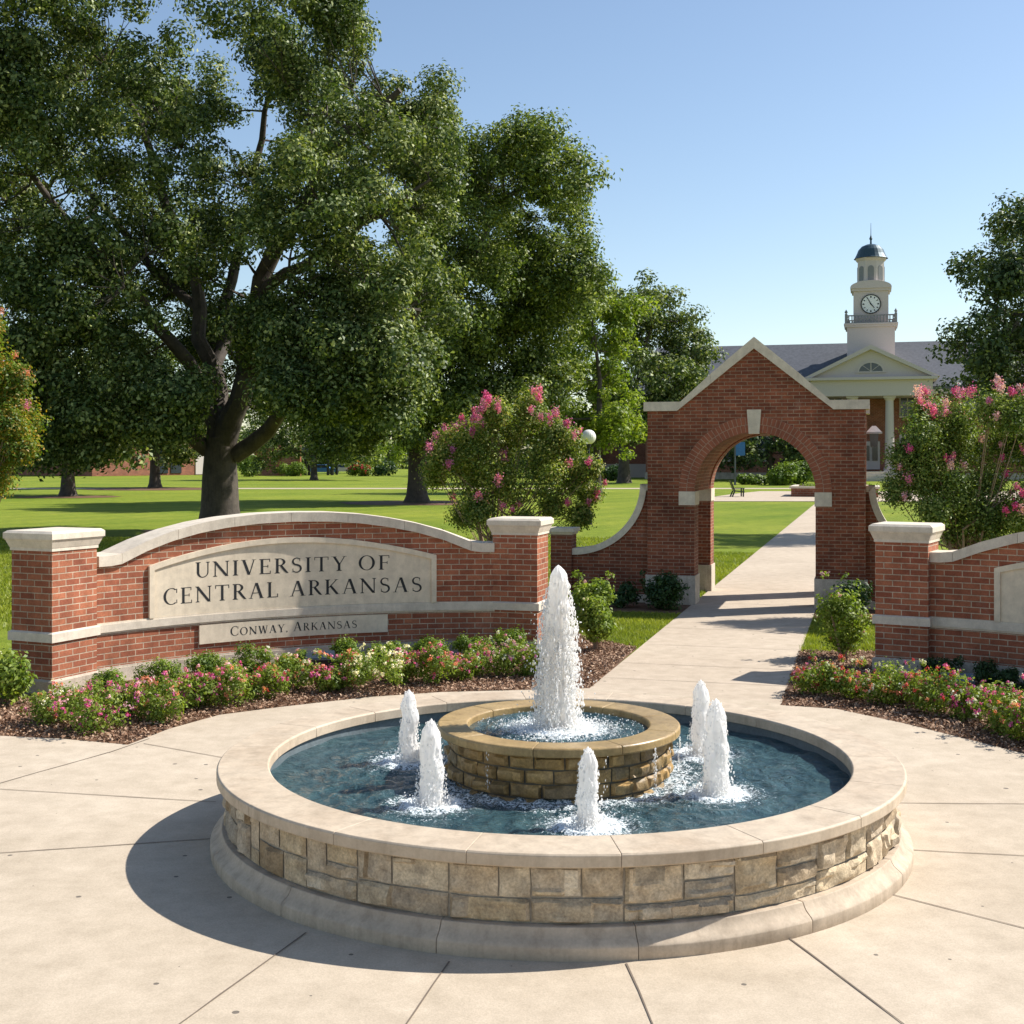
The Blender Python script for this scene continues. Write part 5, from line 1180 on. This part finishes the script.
myrtle(965, 20, [(x, y+(20 if y < 430 else 0), r) for x, y, r in [(950, 503, .3), (985, 525, .24), (930, 475, .3), (1010, 510, .3), (955, 530, .15), (1030, 530, .25), (960, 420, .4), (1000, 470, .45), (940, 460, .4), (1020, 440, .4), (965, 500, .35), (930, 405, .26), (960, 400, .3), (1000, 400, .34), (1035, 420, .36), (920, 440, .3), (955, 440, .42), (1000, 445, .44), (1040, 460, .4), (915, 475, .28), (945, 485, .36), (985, 490, .4), (1025, 500, .38), (900, 490, .14), (925, 510, .2), (965, 515, .22), (1005, 520, .22), (905, 455, .16), (985, 390, .22), (1060, 440, .4), (1050, 500, .35), (1015, 392, .2), (935,388,.16)]],
       'large crape myrtle with pale pink blossoms behind the right wall', 72, 'myrtle_leaf', 66, ('rose', 'palepink', 'pink'), .068, zf=1.0, lsz=.05, toponly=.2)
myrtle(-33, 22, [(x-10, y, r) for x, y, r in [(-20, 345, .4), (10, 365, .34), (-10, 400, .45), (15, 420, .4), (5, 455, .42), (25, 445, .28), (-20, 480, .4), (20, 400, .25), (12, 480, .25), (-30, 320, .3), (0, 325, .2), (28, 380, .14), (30, 425, .2), (40,450,.1)]],
       'crape myrtle with turning orange leaf tips at the left edge', 73, 'turning_leaf', 14, ('coral', 'rose'), .07, zf=1.2)

# shrubs around the walls
bush('shrub', (-5.15, 12.92), .34, .34, 'small leafy shrub hugging the left pillar at the left edge', 'shrub', 'bush_leaf', .055, 1500, 'shrubs around the brick walls', 201, [('white', 8, .02)], sprigs=6)
bush('rose_bush', (G(843, 660).x, G(843, 660).y), .34, .52, 'upright rose bush beside the right pillar at the path edge', 'bush', 'bush_leaf', .05, 3400, 'shrubs around the brick walls', 202, [('coral', 5, .03), ('palepink', 8, .025)], zc=.50, lumps=26, sprigs=12)
bush('rose_bush', (G(597, 655).x, G(597, 655).y+.3), .27, .38, 'taller light green rose bush left of the path behind the tall jet', 'bush', 'bush_leaf', .055, 2300, 'shrubs around the brick walls', 203, [('white', 8, .022)], zc=.40, lumps=20, sprigs=8)
bush('rose_bush', (P(592, 600, 18.5).x, 18.5), .34, .33, 'yellowish rose bush beside the wing wall pier', 'bush', 'bush_leaf', .06, 1700, 'shrubs around the brick walls', 204, [('palepink', 5, .022)], zc=.50, lumps=12, sprigs=10)
bush('shrub', (P(664, 600, 21.1).x, 21.05), .43, .32, 'dark round shrub at the left foot of the gateway', 'shrub', 'deep_green_leaf', .06, 3000, 'shrubs around the brick walls', 205, zc=.3, lumps=14, sprigs=8)
bush('shrub', (P(622, 600, 21.4).x, 21.35), .34, .24, 'low dark shrub against the left wing wall', 'shrub', 'deep_green_leaf', .06, 1600, 'shrubs around the brick walls', 206, zc=.22)
bush('shrub', (P(855, 590, 20.4).x, 20.4), .3, .3, 'dark shrub at the right foot of the gateway, half hidden by the rose bush', 'shrub', 'deep_green_leaf', .06, 1200, 'shrubs around the brick walls', 207, zc=.28)
# rounded shrubs row in front of the lettering
rowb = [(108, 697, .22), (158, 690, .26), (206, 680, .25), (251, 672, .27), (297, 668, .22), (347, 663, .24), (388, 662, .22), (430, 659, .24), (470, 657, .24), (512, 655, .27)]
for i, (px, py, r) in enumerate(rowb):
    q = G(px, py+6); bush('round_shrub', q, r*1.2, r*.8, ('%s rounded green shrub from the left in the back row under the lettering' % ORD[i]), 'shrub', 'box_leaf', .032, 3000, 'rounded shrubs under the lettered wall', 220+i, zc=r*.75, lumps=16, stem=False)
for i, (px, py, r) in enumerate([(905, 668, .26), (945, 676, .26), (985, 682, .24), (1018, 690, .24), (1050, 700, .26)]):
    q = G(px, py+4); bush('low_shrub', q, r*1.25, r*.62, ['dark low shrub at the base of the right pillar', 'dark low shrub just right of the right pillar', 'dark low shrub behind the right bed floodlight', 'dark low shrub under the blank stone panel', 'dark low shrub beyond the right picture edge'][i], 'shrub', 'deep_green_leaf', .035, 1500, 'dark shrubs under the right wall', 240+i, zc=r*.6, stem=False)
# flowering plants, front row left
cols = [('coral', 'rose', 'white'), ('pink', 'palepink', 'magenta'), ('rose', 'white', 'pink'), ('magenta', 'palepink', 'coral'), ('pink', 'rose', 'magenta'), ('coral', 'pink', 'palepink'), ('red', 'coral', 'pink'), ('white', 'coral', 'palepink'), ('pink', 'coral', 'rose'),
        ('rose', 'coral', 'red'), ('white', 'white', 'white'), ('pink', 'red', 'palepink'), ('rose', 'coral', 'pink'), ('rose', 'pink', 'coral'), ('white', 'rose', 'palepink'), ('white', 'palepink', 'magenta'), ('magenta', 'white', 'palepink')]
frL = [(55, 729, .26), (92, 733, .27), (125, 720, .26), (160, 722, .24), (192, 712, .27), (225, 706, .26), (262, 702, .27), (295, 695, .25), (330, 693, .24), (350, 687, .22), (372, 692, .28), (402, 686, .25), (432, 683, .25), (462, 682, .25), (492, 680, .26), (520, 677, .27), (545, 680, .24)]
names = {'white': 'white', 'pink': 'deep pink', 'rose': 'rose', 'coral': 'coral', 'red': 'red', 'magenta': 'magenta', 'palepink': 'pale pink'}
for i, (px, py, r) in enumerate(frL):
    r *= [1, 1.08, .84, 1.1, .9, 1.04, .86, 1.08, .8, 1.02, 1.12, .88, 1.05, .9, 1.08, .92, 1.1][i]; q = G(px+(i*37 % 7-3), py+(i*53 % 7-3)); cset = cols[i]; k = list(dict.fromkeys(names[c] for c in cset))
    lb = '%s flowering plant from the left before the lettered wall, blossoms %s' % (ORD[i], ' and '.join(k[:2])) if len(k) > 1 else 'all-white flowering plant near the middle of the left flower row'
    nf = 20 if cset[0] != 'white' or i != 10 else 26
    bush('flowering_plant', (q.x, q.y+.08), r*1.32, r*.9, lb, 'flowers', 'bush_leaf', .036, 1900, 'flowering plants under the lettered wall', 300+i, [(c, nf if len(set(cset)) > 1 else 70, .022) for c in dict.fromkeys(cset)], zc=r*.72, lumps=16, sprigs=10, stem=False)
frR = [(818, 697, .24, ('coral', 'red', 'rose')), (848, 700, .25, ('red', 'coral', 'white')), (882, 706, .25, ('white', 'pink', 'coral')), (912, 706, .27, ('magenta', 'red', 'white')), (940, 716, .27, ('red', 'coral', 'pink')), (972, 722, .25, ('white', 'magenta', 'pink')), (1000, 734, .27, ('magenta', 'pink', 'white')), (1030, 742, .28, ('magenta', 'white', 'coral')), (1062, 750, .28, ('white', 'rose', 'pink'))]
for i, (px, py, r, cset) in enumerate(frR):
    r *= [1.05, .88, 1.1, .9, 1.08, .85, 1.1, 1, 1][i]
    q = G(px, py); bush('flowering_plant', (q.x, q.y+.06), r*1.2, r*.9, '%s flowering plant from the path in the right bed, blossoms %s and %s' % (ORD[i], names[cset[0]], names[cset[1]]), 'flowers', 'bush_leaf', .036, 2000, 'flowering plants under the right wall', 340+i, [(c, 20, .022) for c in cset], zc=r*.75, lumps=16, sprigs=10, stem=False)
# ground floodlights
def flood(px, py, rot, label):
    q = G(px, py); root = empty('floodlight', (q.x, q.y, 0)); tag(root, label, 'floodlight', 'ground floodlights in the beds'); cs, sn = math.cos(rot), math.sin(rot)
    fnf = lambda u_, v_, d_: Vector((q.x+d_*cs-u_*sn, q.y+d_*sn+u_*cs, v_))
    mb = MB(); mb.poly_extrude([(-.09, .10), (.10, .17), (.07, .27), (-.11, .20)], fnf, -.17, .17); mb.build('housing', M['black_metal'], root, bevel=.01)
    mb = MB(); mb.poly_extrude([(-.085, .205), (.065, .272), (.062, .282), (-.088, .215)], fnf, -.16, .16); mb.build('lens', M['glass'], root)
    mb = MB(); mb.tube([(q.x, q.y, 0), (q.x, q.y, .13)], .015, 8); mb.build('stake', M['black_metal'], root)
flood(320, 676, 0.1, 'small black floodlight in the mulch under the lettered wall'); flood(957, 701, -.3, 'small dark floodlight in the mulch under the right wall')
# hedges and far shrubs
for i, (px, py, Y_, rx, rz, leaf, lb) in enumerate([(781, 476, 117, 2.0, 1.25, 'hedge_leaf', 'clipped pale green hedge mound, left one framed by the gateway'), (797, 476, 119, 2.5, 1.35, 'hedge_leaf', 'clipped pale green hedge mound, right one framed by the gateway'),
    (752, 477, 120, 2.0, .6, 'hedge_leaf', 'low flat green hedge left of the clipped mounds'), (292, 468, 175, 2.8, 1.3, 'box_leaf', 'round green bush by the brick garden wall far left'), (250, 468, 170, 1.6, 1.8, 'box_leaf', 'small pale bush beside the largest oak trunk'),
    (378, 468, 178, 5.0, 1.4, 'deep_green_leaf', 'dark low hedge across the lawn left of the oak trunk'), (360, 468, 176, 2.2, 1.2, 'box_leaf', 'reddish flowering bush across the lawn'), (440, 470, 165, 6, 1.5, 'deep_green_leaf', 'dark hedge behind the tall oak trunk'),
    (612, 470, 140, 3.0, 1.0, 'deep_green_leaf', 'low dark bush behind the lamp globe'), (500, 470, 165, 7, 1.5, 'deep_green_leaf', 'dark hedge behind the pink crape myrtle')]):
    q = P(px, py, Y_); bush('hedge', (q.x, Y_), rx, rz, lb, 'hedge', leaf, .28, 2600, 'hedges across the lawn', 400+i, [('red', 60, .2)] if i == 6 else None, zc=rz*.75, ry=2.0, lumps=30, stem=False)
